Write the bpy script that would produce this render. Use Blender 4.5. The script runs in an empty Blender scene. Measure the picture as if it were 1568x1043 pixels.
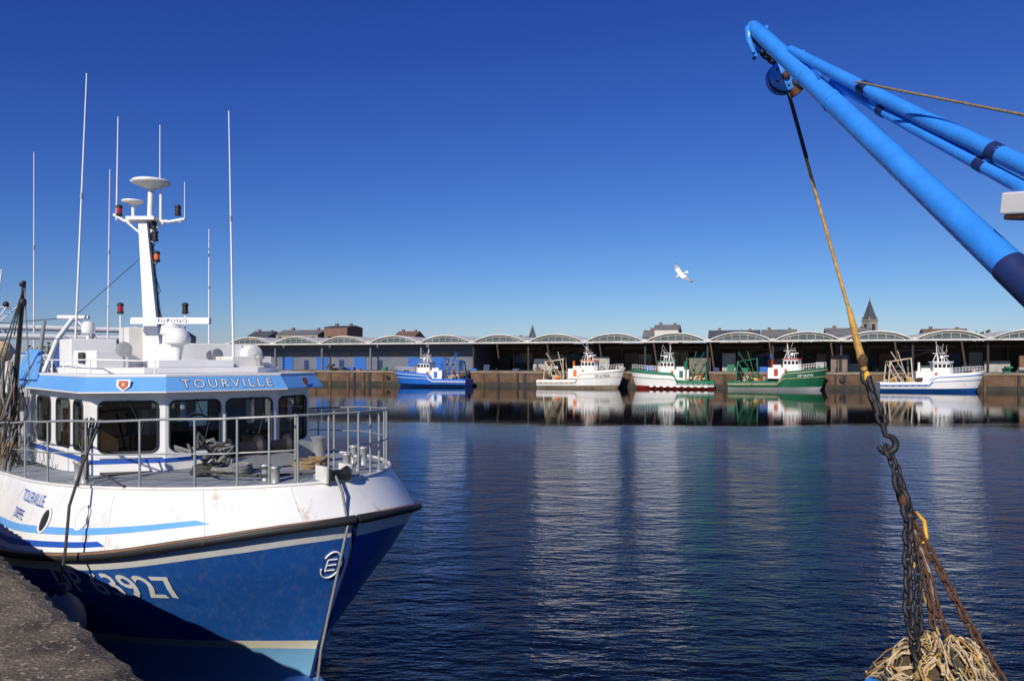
import bpy, bmesh, math, random
from mathutils import Vector, Matrix
random.seed(7)
scene = bpy.context.scene
col = scene.collection

# ------------------------------------------------------------------ materials
def lin(c): return (c[0], c[1], c[2], 1.0)
def M(name, c, rough=.5, metal=0.0, var=.12, scale=3.0, bump=0.0, bscale=None, rust=0.0, rustcol=(.16,.07,.03), spec=.5, stretch=.25, coat=0):
    m = bpy.data.materials.new(name); m.use_nodes = True
    nt = m.node_tree; N = nt.nodes; L = nt.links
    b = N['Principled BSDF']
    b.inputs['Roughness'].default_value = rough
    b.inputs['Metallic'].default_value = metal
    b.inputs['Specular IOR Level'].default_value = spec
    b.inputs['Coat Weight'].default_value = coat
    tc = N.new('ShaderNodeTexCoord')
    n = N.new('ShaderNodeTexNoise'); n.inputs['Scale'].default_value = scale; n.inputs['Detail'].default_value = 6
    n.inputs['Roughness'].default_value = .65
    L.new(tc.outputs['Object'], n.inputs['Vector'])
    mr = N.new('ShaderNodeMapRange'); mr.inputs['From Min'].default_value=.3; mr.inputs['From Max'].default_value=.7
    L.new(n.outputs['Fac'], mr.inputs['Value'])
    mx = N.new('ShaderNodeMix'); mx.data_type='RGBA'
    mx.inputs['A'].default_value = lin([v*(1-var) for v in c]); mx.inputs['B'].default_value = lin([min(1,v*(1+var)) for v in c])
    L.new(mr.outputs['Result'], mx.inputs['Factor'])
    out = mx.outputs['Result']
    if rust > 0:
        mp = N.new('ShaderNodeMapping'); mp.inputs['Scale'].default_value=(1,1,stretch)
        L.new(tc.outputs['Object'], mp.inputs['Vector'])
        n2 = N.new('ShaderNodeTexNoise'); n2.inputs['Scale'].default_value = scale*2.3; n2.inputs['Detail'].default_value=9; n2.inputs['Roughness'].default_value=.7
        L.new(mp.outputs['Vector'], n2.inputs['Vector'])
        r2 = N.new('ShaderNodeMapRange'); r2.inputs['From Min'].default_value=.72-.3*rust; r2.inputs['From Max'].default_value=.80-.2*rust
        L.new(n2.outputs['Fac'], r2.inputs['Value'])
        m2 = N.new('ShaderNodeMix'); m2.data_type='RGBA'
        L.new(out, m2.inputs['A']); m2.inputs['B'].default_value = lin(rustcol)
        L.new(r2.outputs['Result'], m2.inputs['Factor']); out = m2.outputs['Result']
    L.new(out, b.inputs['Base Color'])
    if bump > 0:
        n3 = N.new('ShaderNodeTexNoise'); n3.inputs['Scale'].default_value = bscale or scale*6; n3.inputs['Detail'].default_value=6
        L.new(tc.outputs['Object'], n3.inputs['Vector'])
        bp = N.new('ShaderNodeBump'); bp.inputs['Strength'].default_value=bump; bp.inputs['Distance'].default_value=.02
        L.new(n3.outputs['Fac'], bp.inputs['Height']); L.new(bp.outputs['Normal'], b.inputs['Normal'])
    return m

WHITE = M('white_paint',(.78,.78,.76),.35,var=.05,scale=2,rust=.2,rustcol=(.5,.42,.32),bump=.08,bscale=14)
WHITE2= M('white_paint_worn',(.70,.69,.65),.45,var=.1,scale=2,rust=.4,rustcol=(.35,.2,.1))
BULW  = M('bulwark_white',(.76,.76,.73),.38,var=.06,scale=1.3,rust=.5,rustcol=(.46,.35,.23),bump=.35,bscale=1.8,stretch=.12)
LBLUE = M('light_blue_paint',(.14,.38,.76),.35,var=.06,bump=.05,bscale=10,rust=.2,rustcol=(.3,.4,.5))
BLUE  = M('blue_paint',(.02,.09,.42),.35,var=.08,rust=.12)
FARBLUE=M('blue_paint_trawler',(.015,.13,.5),.4,var=.15,scale=.8,rust=.3)
FARNAVY=M('dark_blue_paint',(.01,.05,.2),.4,var=.15,scale=.8,rust=.3)
CRANE = M('crane_blue_paint',(.035,.235,.74),.3,var=.14,scale=5,rust=.2,rustcol=(.05,.07,.13),bump=.2,bscale=24,stretch=1)
NAVY  = M('navy_paint',(.015,.03,.1),.4)
BLACK = M('black_rubber',(.02,.02,.022),.6,rust=.3,rustcol=(.2,.16,.11),scale=4)
RUST  = M('rusty_steel',(.10,.045,.022),.75,metal=.2,var=.5,scale=25,bump=.4)
DSTEEL= M('dark_steel',(.03,.028,.03),.5,metal=.5,var=.4,scale=20,rust=.35,bump=.3)
STEEL = M('galvanised_steel',(.36,.37,.36),.42,metal=.3,var=.15,scale=9,rust=.35,rustcol=(.25,.16,.09))
DECK  = M('deck_paint_grey',(.27,.29,.31),.7,var=.2,scale=3,rust=.35,rustcol=(.17,.15,.13),bump=.3,bscale=60,stretch=1)
ROPE  = M('rope_tan',(.24,.17,.09),.9,var=.35,scale=30,bump=.6,bscale=90)
ROPEG = M('rope_grey',(.22,.22,.21),.9,var=.3,scale=30,bump=.6,bscale=90)
ROPED = M('rope_dark',(.05,.05,.045),.9,var=.3,scale=30)
YROPE = M('wire_rope_yellow',(.40,.23,.05),.7,var=.5,scale=14,rust=.5,rustcol=(.1,.06,.03),stretch=1)
NET   = M('net_twine',(.50,.38,.22),.95,var=.4,scale=22,bump=.6,bscale=80)
RED   = M('red_lens',(.35,.02,.02),.3); ORANGE=M('orange_lens',(.7,.15,.02),.35)
YEL   = M('yellow_paint',(.60,.33,.03),.5,rust=.4)
BEIGE = M('wood_brown',(.2,.11,.06),.7,var=.3)
FENDER= M('fender_grey',(.12,.12,.125),.6,var=.2)
GREEN = M('green_paint',(.012,.15,.075),.4,var=.15,rust=.35,scale=.8)
DGREEN= M('dark_green_paint',(.01,.11,.05),.4,var=.15,rust=.3,scale=.8)
REDP  = M('red_paint',(.36,.025,.02),.45,var=.1,scale=.8)
CREAM = M('cream_paint',(.60,.50,.34),.5,var=.15,rust=.6,rustcol=(.33,.15,.05),scale=.8)
FWHITE= M('white_trawler_paint',(.78,.77,.74),.4,var=.07,scale=.7,rust=.3,rustcol=(.42,.26,.14))
DARKW = M('dark_window',(.012,.015,.02),.08)
BUFFY = M('orange_buoy',(.75,.16,.03),.5)

def glassmat():
    m=bpy.data.materials.new('window_glass'); m.use_nodes=True; nt=m.node_tree;N=nt.nodes;L=nt.links
    N.remove(N['Principled BSDF'])
    g=N.new('ShaderNodeBsdfGlossy'); g.inputs['Roughness'].default_value=.02; g.inputs['Color'].default_value=(.9,.9,.9,1)
    t=N.new('ShaderNodeBsdfTransparent'); t.inputs['Color'].default_value=(.50,.54,.54,1)
    f=N.new('ShaderNodeFresnel'); f.inputs['IOR'].default_value=1.5
    x=N.new('ShaderNodeMixShader'); L.new(f.outputs[0],x.inputs[0]);L.new(t.outputs[0],x.inputs[1]);L.new(g.outputs[0],x.inputs[2])
    L.new(x.outputs[0],N['Material Output'].inputs['Surface']); return m
GLASS=glassmat()

# ------------------------------------------------------------------ builder
class B:
    def __init__(s): s.v=[];s.f=[];s.m=[];s.sm=[];s.mats=[]
    def mi(s,mat):
        if mat not in s.mats: s.mats.append(mat)
        return s.mats.index(mat)
    def add(s,vs,fs,mat,smooth=False):
        o=len(s.v); s.v+= [tuple(p) for p in vs]; k=s.mi(mat)
        for f in fs: s.f.append([i+o for i in f]); s.m.append(k); s.sm.append(smooth)
    def box(s,c,size,mat,rz=0,rx=0,ry=0,taper=1.0):
        R=Matrix.Rotation(rz,3,'Z')@Matrix.Rotation(ry,3,'Y')@Matrix.Rotation(rx,3,'X')
        vs=[]
        for z in(-1,1):
            k=taper if z>0 else 1
            for x,y in((-1,-1),(1,-1),(1,1),(-1,1)):
                vs.append(Vector(c)+R@Vector((x*size[0]/2*k,y*size[1]/2*k,z*size[2]/2)))
        s.add(vs,[(3,2,1,0),(4,5,6,7),(0,1,5,4),(1,2,6,5),(2,3,7,6),(3,0,4,7)],mat)
    def tube(s,pts,r,mat,n=8,caps=True):
        pts=[Vector(p) for p in pts]; k=len(pts)
        rs=r if isinstance(r,(list,tuple)) else [r]*k
        up=None; vs=[]
        for i,p in enumerate(pts):
            d=(pts[min(i+1,k-1)]-pts[max(i-1,0)]).normalized()
            if up is None:
                up=Vector((0,0,1)) if abs(d.z)<.9 else Vector((1,0,0))
            a=(up-d*up.dot(d)); 
            if a.length<1e-5: a=d.orthogonal()
            a.normalize(); up=a; b2=d.cross(a)
            for j in range(n):
                t=2*math.pi*j/n; vs.append(p+(a*math.cos(t)+b2*math.sin(t))*rs[i])
        fs=[]
        for i in range(k-1):
            for j in range(n): fs.append((i*n+j,i*n+(j+1)%n,(i+1)*n+(j+1)%n,(i+1)*n+j))
        s.add(vs,fs,mat,True)
        if caps: s.add(vs[:n],[tuple(range(n))[::-1]],mat); s.add(vs[-n:],[tuple(range(n))],mat)
    def lathe(s,c,prof,mat,n=20,axis=(0,0,1)):
        ax=Vector(axis).normalized(); a=ax.orthogonal().normalized(); b2=ax.cross(a); vs=[]
        for r,z in prof:
            for j in range(n):
                t=2*math.pi*j/n; vs.append(Vector(c)+ax*z+(a*math.cos(t)+b2*math.sin(t))*max(r,1e-4))
        fs=[(i*n+j,i*n+(j+1)%n,(i+1)*n+(j+1)%n,(i+1)*n+j) for i in range(len(prof)-1) for j in range(n)]
        s.add(vs,fs,mat,True)
    def sph(s,c,r,mat,n=14,sc=(1,1,1)):
        vs=[];m=n//2
        for i in range(m+1):
            p=math.pi*i/m
            for j in range(n):
                t=2*math.pi*j/n
                vs.append((c[0]+r*sc[0]*math.sin(p)*math.cos(t),c[1]+r*sc[1]*math.sin(p)*math.sin(t),c[2]+r*sc[2]*math.cos(p)))
        s.add(vs,[(i*n+j,i*n+(j+1)%n,(i+1)*n+(j+1)%n,(i+1)*n+j) for i in range(m) for j in range(n)],mat,True)
    def prism(s,poly,z0,z1,mat,poly2=None,cap=True):
        n=len(poly); p2=poly2 or poly
        vs=[(p[0],p[1],z0) for p in poly]+[(p[0],p[1],z1) for p in p2]
        fs=[(i,(i+1)%n,n+(i+1)%n,n+i) for i in range(n)]
        if cap: fs+= [tuple(range(n))[::-1],tuple(range(n,2*n))]
        s.add(vs,fs,mat)
    def obj(s,name,parent=None,bevel=0,normals=True):
        me=bpy.data.meshes.new(name); me.from_pydata(s.v,[],s.f)
        for m in s.mats: me.materials.append(m)
        me.polygons.foreach_set('material_index',s.m); me.polygons.foreach_set('use_smooth',s.sm)
        if normals:
            bm=bmesh.new(); bm.from_mesh(me); bmesh.ops.recalc_face_normals(bm,faces=bm.faces); bm.to_mesh(me); bm.free()
        me.update()
        o=bpy.data.objects.new(name,me); col.objects.link(o)
        if parent: o.parent=parent
        if bevel:
            md=o.modifiers.new('bev','BEVEL'); md.width=bevel; md.segments=2; md.limit_method='ANGLE'; md.angle_limit=math.radians(50)
        return o
def empty(name,loc=(0,0,0),rz=0):
    e=bpy.data.objects.new(name,None); e.location=loc; e.rotation_euler=(0,0,rz); e.empty_display_size=.5; col.objects.link(e); return e
def text_mesh(body,size,offset=0,spacing=1.0):
    cu=bpy.data.curves.new('t','FONT'); cu.body=body; cu.size=size; cu.offset=offset; cu.space_character=spacing; cu.resolution_u=3
    o=bpy.data.objects.new('t',cu); col.objects.link(o); dg=bpy.context.evaluated_depsgraph_get(); dg.update()
    me=bpy.data.meshes.new_from_object(o.evaluated_get(dg))
    bm=bmesh.new(); bm.from_mesh(me); bmesh.ops.triangulate(bm,faces=bm.faces)
    for _ in range(2):
        es=[e for e in bm.edges if e.calc_length()>size*.35]
        if es: bmesh.ops.subdivide_edges(bm,edges=es,cuts=1); bmesh.ops.triangulate(bm,faces=bm.faces)
    vs=[(v.co.x,v.co.y) for v in bm.verts]; fs=[tuple(v.index for v in f.verts) for f in bm.faces]
    bm.free(); bpy.data.objects.remove(o); 
    return vs,fs

# ------------------------------------------------------------------ camera
H=4.5
cam=bpy.data.cameras.new('camera'); co=bpy.data.objects.new('camera',cam); col.objects.link(co)
co.location=(0,0,H); co.rotation_euler=(math.pi/2,0,0)
cam.sensor_width=36; cam.lens=27; cam.shift_y=.0202; cam.clip_end=9000; cam.clip_start=.05
scene.camera=co

# ------------------------------------------------------------------ light
S=Vector((-.40,-1.04,.66)).normalized()
sun=bpy.data.lights.new('sun','SUN'); so=bpy.data.objects.new('sun',sun); col.objects.link(so)
sun.energy=4.6; sun.angle=math.radians(.5); sun.color=(1,.93,.83)
so.rotation_euler=(-S).to_track_quat('-Z','Y').to_euler()
w=bpy.data.worlds.new('World'); scene.world=w; w.use_nodes=True
nt=w.node_tree; bg=nt.nodes['Background']
sk=nt.nodes.new('ShaderNodeTexSky'); sk.sky_type='NISHITA'; sk.sun_disc=False
sk.sun_elevation=math.asin(S.z); sk.sun_rotation=math.atan2(S.x,S.y)
sk.air_density=1.0; sk.dust_density=.25; sk.ozone_density=4.5; sk.altitude=200
# polarised-clear-day grade: deepens red/green where the sky is already dark
sep=nt.nodes.new('ShaderNodeSeparateColor'); cmb=nt.nodes.new('ShaderNodeCombineColor')
nt.links.new(sk.outputs[0],sep.inputs[0])
STR=.085
for ch,(p,a) in enumerate([(1.65,1.02),(1.5,.95),(1.02,1.05)]):
    def mth(op,src,v):
        n=nt.nodes.new('ShaderNodeMath'); n.operation=op; nt.links.new(src,n.inputs[0]); n.inputs[1].default_value=v; return n.outputs[0]
    o=mth('MULTIPLY',sep.outputs[ch],STR); o=mth('POWER',o,p); o=mth('MULTIPLY',o,a/STR); nt.links.new(o,cmb.inputs[ch])
nt.links.new(cmb.outputs[0],bg.inputs['Color']); bg.inputs['Strength'].default_value=STR
scene.view_settings.view_transform='Standard'; scene.view_settings.look='None'; scene.view_settings.exposure=0

# ------------------------------------------------------------------ water
def watermat():
    m=bpy.data.materials.new('harbour_water'); m.use_nodes=True; nt=m.node_tree;N=nt.nodes;L=nt.links
    b=N['Principled BSDF']; b.inputs['Base Color'].default_value=(.002,.004,.008,1); b.inputs['Roughness'].default_value=.02
    b.inputs['IOR'].default_value=1.33; b.inputs['Specular IOR Level'].default_value=.27
    tc=N.new('ShaderNodeTexCoord')
    def noise(sx,sy,rot,sc,det,rgh=.5):
        mp=N.new('ShaderNodeMapping'); mp.inputs['Scale'].default_value=(sx,sy,1); mp.inputs['Rotation'].default_value=(0,0,rot)
        L.new(tc.outputs['Object'],mp.inputs['Vector'])
        n=N.new('ShaderNodeTexNoise'); n.inputs['Scale'].default_value=sc; n.inputs['Detail'].default_value=det; n.inputs['Roughness'].default_value=rgh
        L.new(mp.outputs['Vector'],n.inputs['Vector']); return n.outputs['Fac']
    a=noise(.6,1.2,.3,4.2,4,.55); c=noise(.6,1.2,-.35,1.0,3); big=noise(.5,1.4,.1,.045,3); edge=noise(.5,1.2,.1,.07,3)
    sp=N.new('ShaderNodeSeparateXYZ'); L.new(tc.outputs['Object'],sp.inputs[0])
    # wavy limit between the sheltered water by the far wall and the wind ripples
    eo=N.new('ShaderNodeMath'); eo.operation='MULTIPLY_ADD'; L.new(edge,eo.inputs[0]); eo.inputs[1].default_value=30; L.new(sp.outputs['Y'],eo.inputs[2])
    mr=N.new('ShaderNodeMapRange'); mr.inputs['From Min'].default_value=52; mr.inputs['From Max'].default_value=70
    mr.inputs['To Min'].default_value=1; mr.inputs['To Max'].default_value=.035
    L.new(eo.outputs[0],mr.inputs['Value'])
    br=N.new('ShaderNodeMapRange'); br.inputs['From Min'].default_value=.35; br.inputs['From Max'].default_value=.65; br.inputs['To Min'].default_value=.6; br.inputs['To Max'].default_value=1.0
    L.new(big,br.inputs['Value'])
    mu=N.new('ShaderNodeMath'); mu.operation='MULTIPLY'; L.new(mr.outputs[0],mu.inputs[0]); L.new(br.outputs[0],mu.inputs[1])
    b1=N.new('ShaderNodeBump'); b1.inputs['Distance'].default_value=.055; L.new(mu.outputs[0],b1.inputs['Strength']); L.new(a,b1.inputs['Height'])
    b2=N.new('ShaderNodeBump'); b2.inputs['Distance'].default_value=.12; L.new(mu.outputs[0],b2.inputs['Strength']); L.new(c,b2.inputs['Height']); L.new(b1.outputs[0],b2.inputs['Normal'])
    L.new(b2.outputs[0],b.inputs['Normal']); return m
q=B(); q.add([(-4000,-4000,0),(4000,-4000,0),(4000,4000,0),(-4000,4000,0)],[(0,1,2,3)],watermat()); q.obj('harbour_water')

# ------------------------------------------------------------------ near quay
n_=Vector((.723,.69,0)); d_=Vector((.69,-.723,0))
def nd(n,d,z): return n_*n+d_*d+Vector((0,0,z))
def concrete():
    m=bpy.data.materials.new('quay_concrete'); m.use_nodes=True; nt=m.node_tree;N=nt.nodes;L=nt.links
    b=N['Principled BSDF']; b.inputs['Roughness'].default_value=.9
    tc=N.new('ShaderNodeTexCoord')
    n=N.new('ShaderNodeTexNoise'); n.inputs['Scale'].default_value=2.2; n.inputs['Detail'].default_value=8; L.new(tc.outputs['Object'],n.inputs['Vector'])
    v=N.new('ShaderNodeTexVoronoi'); v.inputs['Scale'].default_value=45; L.new(tc.outputs['Object'],v.inputs['Vector'])
    n2=N.new('ShaderNodeTexNoise'); n2.inputs['Scale'].default_value=26; n2.inputs['Detail'].default_value=6; L.new(tc.outputs['Object'],n2.inputs['Vector'])
    r=N.new('ShaderNodeValToRGB'); r.color_ramp.elements[0].position=.38; r.color_ramp.elements[0].color=(.05,.038,.024,1); r.color_ramp.elements[1].position=.62; r.color_ramp.elements[1].color=(.17,.135,.09,1)
    L.new(n.outputs['Fac'],r.inputs['Fac'])
    r2=N.new('ShaderNodeValToRGB'); r2.color_ramp.elements[0].position=.58; r2.color_ramp.elements[0].color=(0,0,0,1); r2.color_ramp.elements[1].position=.66; r2.color_ramp.elements[1].color=(1,1,1,1)
    L.new(n2.outputs['Fac'],r2.inputs['Fac'])
    mx=N.new('ShaderNodeMix'); mx.data_type='RGBA'; L.new(r2.outputs[0],mx.inputs['Factor']); L.new(r.outputs[0],mx.inputs['A']); mx.inputs['B'].default_value=(.34,.28,.20,1)
    L.new(mx.outputs['Result'],b.inputs['Base Color'])
    bp=N.new('ShaderNodeBump'); bp.inputs['Distance'].default_value=.012; bp.inputs['Strength'].default_value=.6
    ad=N.new('ShaderNodeMath'); L.new(v.outputs['Distance'],ad.inputs[0]); L.new(n2.outputs['Fac'],ad.inputs[1]); L.new(ad.outputs[0],bp.inputs['Height'])
    L.new(bp.outputs[0],b.inputs['Normal']); return m
CONC=concrete()
q=B()
edge=[]; rr=random.Random(3)
dd=-70
while dd<60:
    near=-16<dd<2
    edge.append((1.455+(rr.uniform(-.035,.015) if near else 0),dd)); dd+= .09 if near else 4
vs=[];fs=[]
for (n,d) in edge:
    vs+= [nd(-120,d,2.8),nd(n-.12,d,2.8),nd(n-.03,d,2.775+rr.uniform(-.01,.01)),nd(n,d,2.72),nd(1.44,d,2.3),nd(1.40,d,-2)]
for i in range(len(edge)-1):
    for j in range(5): fs.append((i*6+j,i*6+j+1,(i+1)*6+j+1,(i+1)*6+j))
q.add(vs,fs,CONC); q.obj('near_quay')

# ------------------------------------------------------------------ far land & quay (local frame)
ang=math.atan2(-.28,.96)
def far(name): return empty(name,(-42.3,149,0),ang)
STONE=M('quay_wall_stone',(.12,.07,.042),.9,var=.5,scale=.5,rust=.55,rustcol=(.04,.03,.022),bump=.5,bscale=3,stretch=.12)
STONEL=M('quay_wall_weedy_foot',(.035,.032,.022),.8,var=.5,scale=.6,rust=.3,rustcol=(.02,.03,.012),stretch=.3)
PAV=M('quay_paving',(.24,.22,.20),.9,var=.15,scale=.3)
e=far('far_quay')
q=B(); 
q.add([(-400,0,2.7),(700,0,2.7),(2500,4500,2.7),(-2500,4500,2.7)],[(0,1,2,3)],PAV)
q.add([(-400,0,.75),(700,0,.75),(700,0,2.4),(-400,0,2.4)],[(0,1,2,3)],STONE)
q.add([(-400,-.03,-2),(700,-.03,-2),(700,-.03,.75),(-400,-.03,.75)],[(0,1,2,3)],STONEL)
q.obj('quay_ground_and_wall',e,normals=False)
q=B(); q.box((150,.12,2.56),(1100,.5,.34),M('coping_stone',(.22,.17,.12),.85,var=.4,scale=.6)); q.obj('coping',e)
q=B(); rr=random.Random(5)
x=-60
while x<190:
    q.box((x,-.14,1.1),(.35,.26,2.6),rr.choice([STONE,STONE,STONEL])); 
    if rr.random()<.35: q.box((x+1.3,-.08,1.2),(.5,.1,2.4),DSTEEL)
    if rr.random()<.3: q.lathe((x+2.4,.6,2.7),[(.22,0),(.16,.1),(.16,.35),(.28,.45),(.2,.52),(0,.53)],DSTEEL,10)
    if rr.random()<.2: q.lathe((x+1.0,-.2,1.5),[(.2,-.12),(.42,-.12),(.48,0),(.42,.12),(.2,.12)],BLACK,12,(0,1,0))
    x+=rr.uniform(2.6,4.6)
q.obj('timber_fenders',e)

# ------------------------------------------------------------------ fish market shed
e=far('fish_market_hall')
ROOFW=M('roof_white_concrete',(.56,.56,.53),.7,var=.2,scale=.4,rust=.45,rustcol=(.30,.27,.22))
ROOFG=M('roof_glazing',(.08,.10,.10),.3,var=.3,scale=.8)
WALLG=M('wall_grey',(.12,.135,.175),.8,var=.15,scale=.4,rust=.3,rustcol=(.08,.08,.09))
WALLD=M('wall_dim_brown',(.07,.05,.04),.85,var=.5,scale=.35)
DOORB=M('door_blue',(.015,.12,.45),.5,var=.1)
BAY=10.65; Y0=5.0; Z0=8.0
peaks=[93.6+BAY*k for k in range(-10,8)]
xl=peaks[0]-BAY/2; xr=peaks[-1]+BAY/2
q=B(); N=16
for px in peaks:
    hw=BAY/2-.15; prof=[]
    for i in range(N+1):
        t=-1+2*i/N; prof.append((px+hw*t, Z0+.1+1.35*(1-abs(t)**2.1)))
    vs=[];fs=[]
    for (a,z) in prof:
        for yy in (Y0-.9,Y0+34):
            vs+= [(a,yy,z-.0),(a,yy,z-.2)]
    for i in range(N):
        o=i*4; p=o+4
        fs+= [(o,p,p+2,o+2),(o+1,o+3,p+3,p+1),(o,o+1,p+1,p),(o+2,p+2,p+3,o+3)]
    q.add(vs,fs,ROOFW,False)
    ins=[(px+hw*.78*t, Z0+.1+.86*(1-abs(t)**2.1)) for t in [-1+2*i/N for i in range(N+1)]]
    q.tube([(a,Y0-.5,z) for a,z in ins],.065,ROOFW,5)
    q.add([(a,Y0-.3,z) for a,z in prof]+[(px-hw,Y0-.3,Z0),(px+hw,Y0-.3,Z0)],[tuple(range(N+1))+(N+2,N+1)],ROOFG)
    for t in (-.5,-.25,0,.25,.5):
        q.box((px+hw*t,Y0-.5,Z0+.48*(1-t*t)+.1),(.05,.1,.92*(1-t*t)),ROOFW)
    q.box((px-BAY/2,Y0-.55,Z0+.12),(.7,.7,.4),ROOFW)
q.obj('vaulted_roof',e)
q=B()
q.box(((xl+xr)/2,Y0-.8,Z0-.12),(xr-xl,.4,.26),ROOFW)
q.box(((xl+xr)/2,Y0+.6,Z0-.1),(xr-xl,2.4,.12),ROOFW)
q.obj('eaves_beam',e)
q=B(); split=34
q.box(((xl+split)/2,Y0+3.2,5.4),(split-xl,.3,5.2),WALLG)
q.box(((xl+split)/2,Y0+3.0,6.6),(split-xl,.12,.15),NAVY)
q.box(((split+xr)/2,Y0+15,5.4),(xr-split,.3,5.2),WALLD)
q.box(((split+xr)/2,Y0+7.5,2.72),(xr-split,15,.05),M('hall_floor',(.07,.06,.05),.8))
q.box((split,Y0+9,5.4),(.3,12,5.2),WALLG)
q.box((xl,Y0+18,5.4),(.3,32,5.2),WALLG); q.box((xr,Y0+18,5.4),(.3,32,5.2),WALLG)
q.obj('walls',e)
q=B()
for i,dx in enumerate((-6.5,1.5,10,21.8,27)):
    q.box((dx,Y0+3.0,4.0),(2.6,.16,2.5),DOORB); q.box((dx,Y0+2.98,5.35),(2.9,.25,.1),WALLG)
    for k in range(4): q.box((dx,Y0+2.91,3.2+k*.55),(2.5,.03,.04),NAVY)
    q.box((dx+4.4,Y0+3.0,3.75),(1.0,.14,2.0),NAVY)
for i in range(9): q.box((-14+i*5.3,Y0+3.0,5.9),(1.8,.12,.5),DARKW)
for dx in (40,52,63,75,88,101,118): 
    q.box((dx,Y0+14.8,4.2),(2.4,.2,3.0),DOORB)
q.obj('doors_and_windows',e)
q=B(); rr=random.Random(11)
for px in peaks:
    a=px-BAY/2
    q.box((a,Y0+.3,5.35),(.3,.35,5.3),DSTEEL if a>split else WALLG)
    if a>split:
        q.box((a+BAY/2,Y0+9,5.35),(.3,.3,5.3),DSTEEL)
        q.tube([(a,Y0+.3,7.2),(a,Y0+4,7.8)],.1,DSTEEL,5)
q.obj('columns',e)
q=B()
cm=[M('stall_%d'%i,c,.7,var=.3,scale=1) for i,c in enumerate([(.34,.34,.31),(.03,.05,.12),(.16,.08,.045),(.03,.03,.035),(.18,.14,.11),(.25,.20,.15),(.05,.08,.08)])]
x=split+2
while x<xr:
    wd=rr.uniform(.8,4.5); hh=rr.uniform(1.0,3.6); q.box((x+wd/2,Y0+rr.uniform(2,14),2.7+hh/2),(wd,.6,hh),rr.choice(cm))
    x+=wd+rr.uniform(.1,2.5)
for px in peaks:
    if px>split:
        for t in (-.3,.1,.35):
            if rr.random()<.6: q.box((px+BAY*t,Y0+14.6,4.4),(rr.uniform(1.6,3),.15,rr.uniform(2.6,3.4)),rr.choice(cm))
        q.box((px,Y0+14.7,7.1),(BAY*.8,.1,.4),cm[4])
q.obj('loading_bays',e)
q=B()
for i in range(40):
    x=rr.uniform(-10,160); s_=rr.uniform(.4,.9)
    mt=rr.choice([cm[0],cm[1],cm[2],cm[3],GREEN,cm[4],FARBLUE]); 
    for k in range(rr.randint(1,3)): q.box((x,rr.uniform(1.5,5),2.72+s_*.25+k*s_*.5),(s_*1.4,.8,s_*.48),mt)
q.obj('fish_crates',e)

def van(x,y,colm,flip=1):
    e=far('delivery_van'); q=B()
    pr=[(-2.3,.35),(-2.3,2.1),(-2.1,2.25),(.8,2.25),(1.5,1.35),(2.3,1.1),(2.4,.35)]
    vs=[(x+flip*a,y+s,2.7+z) for s in(-.9,.9) for a,z in pr]; n=len(pr)
    q.add(vs,[tuple(range(n)),tuple(range(n,2*n))[::-1]]+[(i,(i+1)%n,n+(i+1)%n,n+i) for i in range(n)],colm)
    for a in(-1.5,1.5):
        for s in(-.85,.85): q.lathe((x+flip*a,y+s-.12,3.05),[(0,0),(.34,0),(.34,.24),(0,.24)],BLACK,12,(0,1,0))
    q.box((x+flip*.75,y-.905,2.7+1.75),(1.0,.03,.6),DARKW)
    q.obj('body_and_wheels',e)
van(47.5,12.0,WHITE2); van(90,12.5,cm[4])

for x in (58,98,140):
    e=far('street_lamp'); q=B(); q.tube([(x,2.4,2.7),(x,2.4,7.2),(x+.2,2.0,7.5),(x+.5,1.2,7.6)],[.1,.07,.06,.05],DSTEEL,6); q.box((x+.55,1.0,7.58),(.3,.7,.12),DSTEEL); q.obj('post_and_head',e)

# ------------------------------------------------------------------ town behind
roofs=[M('slate_roof',(.07,.075,.09),.7,var=.3,scale=.5),M('tile_roof',(.16,.09,.06),.8,var=.3,scale=.5),M('grey_roof',(.15,.15,.15),.8,var=.3,scale=.5)]
walls=[M('brick_wall',(.17,.10,.075),.9,var=.3),M('render_wall',(.34,.31,.26),.9,var=.2),M('flint_wall',(.25,.23,.20),.9,var=.2),M('white_wall',(.55,.53,.48),.9)]
def house(x,y,wd,dp,h,rh,wm,rm,nm='town_house'):
    e=far(nm); q=B()
    q.box((x,y,2.7+h/2),(wd,dp,h),wm)
    zt=2.7+h; a=wd/2+.3;b=dp/2+.3
    q.add([(x-a,y-b,zt),(x+a,y-b,zt),(x+a,y+b,zt),(x-a,y+b,zt),(x-a,y,zt+rh),(x+a,y,zt+rh)],[(0,1,5,4),(2,3,4,5),(1,2,5),(3,0,4),(3,2,1,0)],rm)
    q.box((x-wd*.3,y,zt+rh),(.8,.8,1.2),walls[0]); q.box((x+wd*.32,y,zt+rh*.9),(.7,.8,1.2),walls[0])
    nw=max(2,int(wd/2.6))
    for r in range(int(h/3)):
        for i in range(nw):
            q.box((x-wd/2+wd*(i+.5)/nw,y-dp/2-.02,2.7+1.8+r*3),(1,.08,1.5),DARKW)
    q.obj('walls_roof_windows',e)
rr=random.Random(21)
x=-150
while x<260:
    wd=rr.uniform(6,15); yy=rr.uniform(70,105)
    tot=(11.7-2.7)+ (yy-60)*.026 + rr.uniform(-1.0,1.2) + (1.2 if x<0 else 0) - max(0,x)*.004
    if rr.random()<.8: house(x+wd/2,yy,wd,10,tot-2.2,2.2,rr.choice(walls[:3]),rr.choice([roofs[0],roofs[2],roofs[0],roofs[2],roofs[1]]))
    x+=wd+rr.uniform(.5,9)
house(-22,60,7,9,11.0,.6,walls[0],roofs[0],'brick_building')
house(-34,60,13,9,9.2,1.4,walls[2],roofs[2],'town_house')
house(65,75,6,8,10.0,1.4,walls[3],roofs[2],'town_house')
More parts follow.
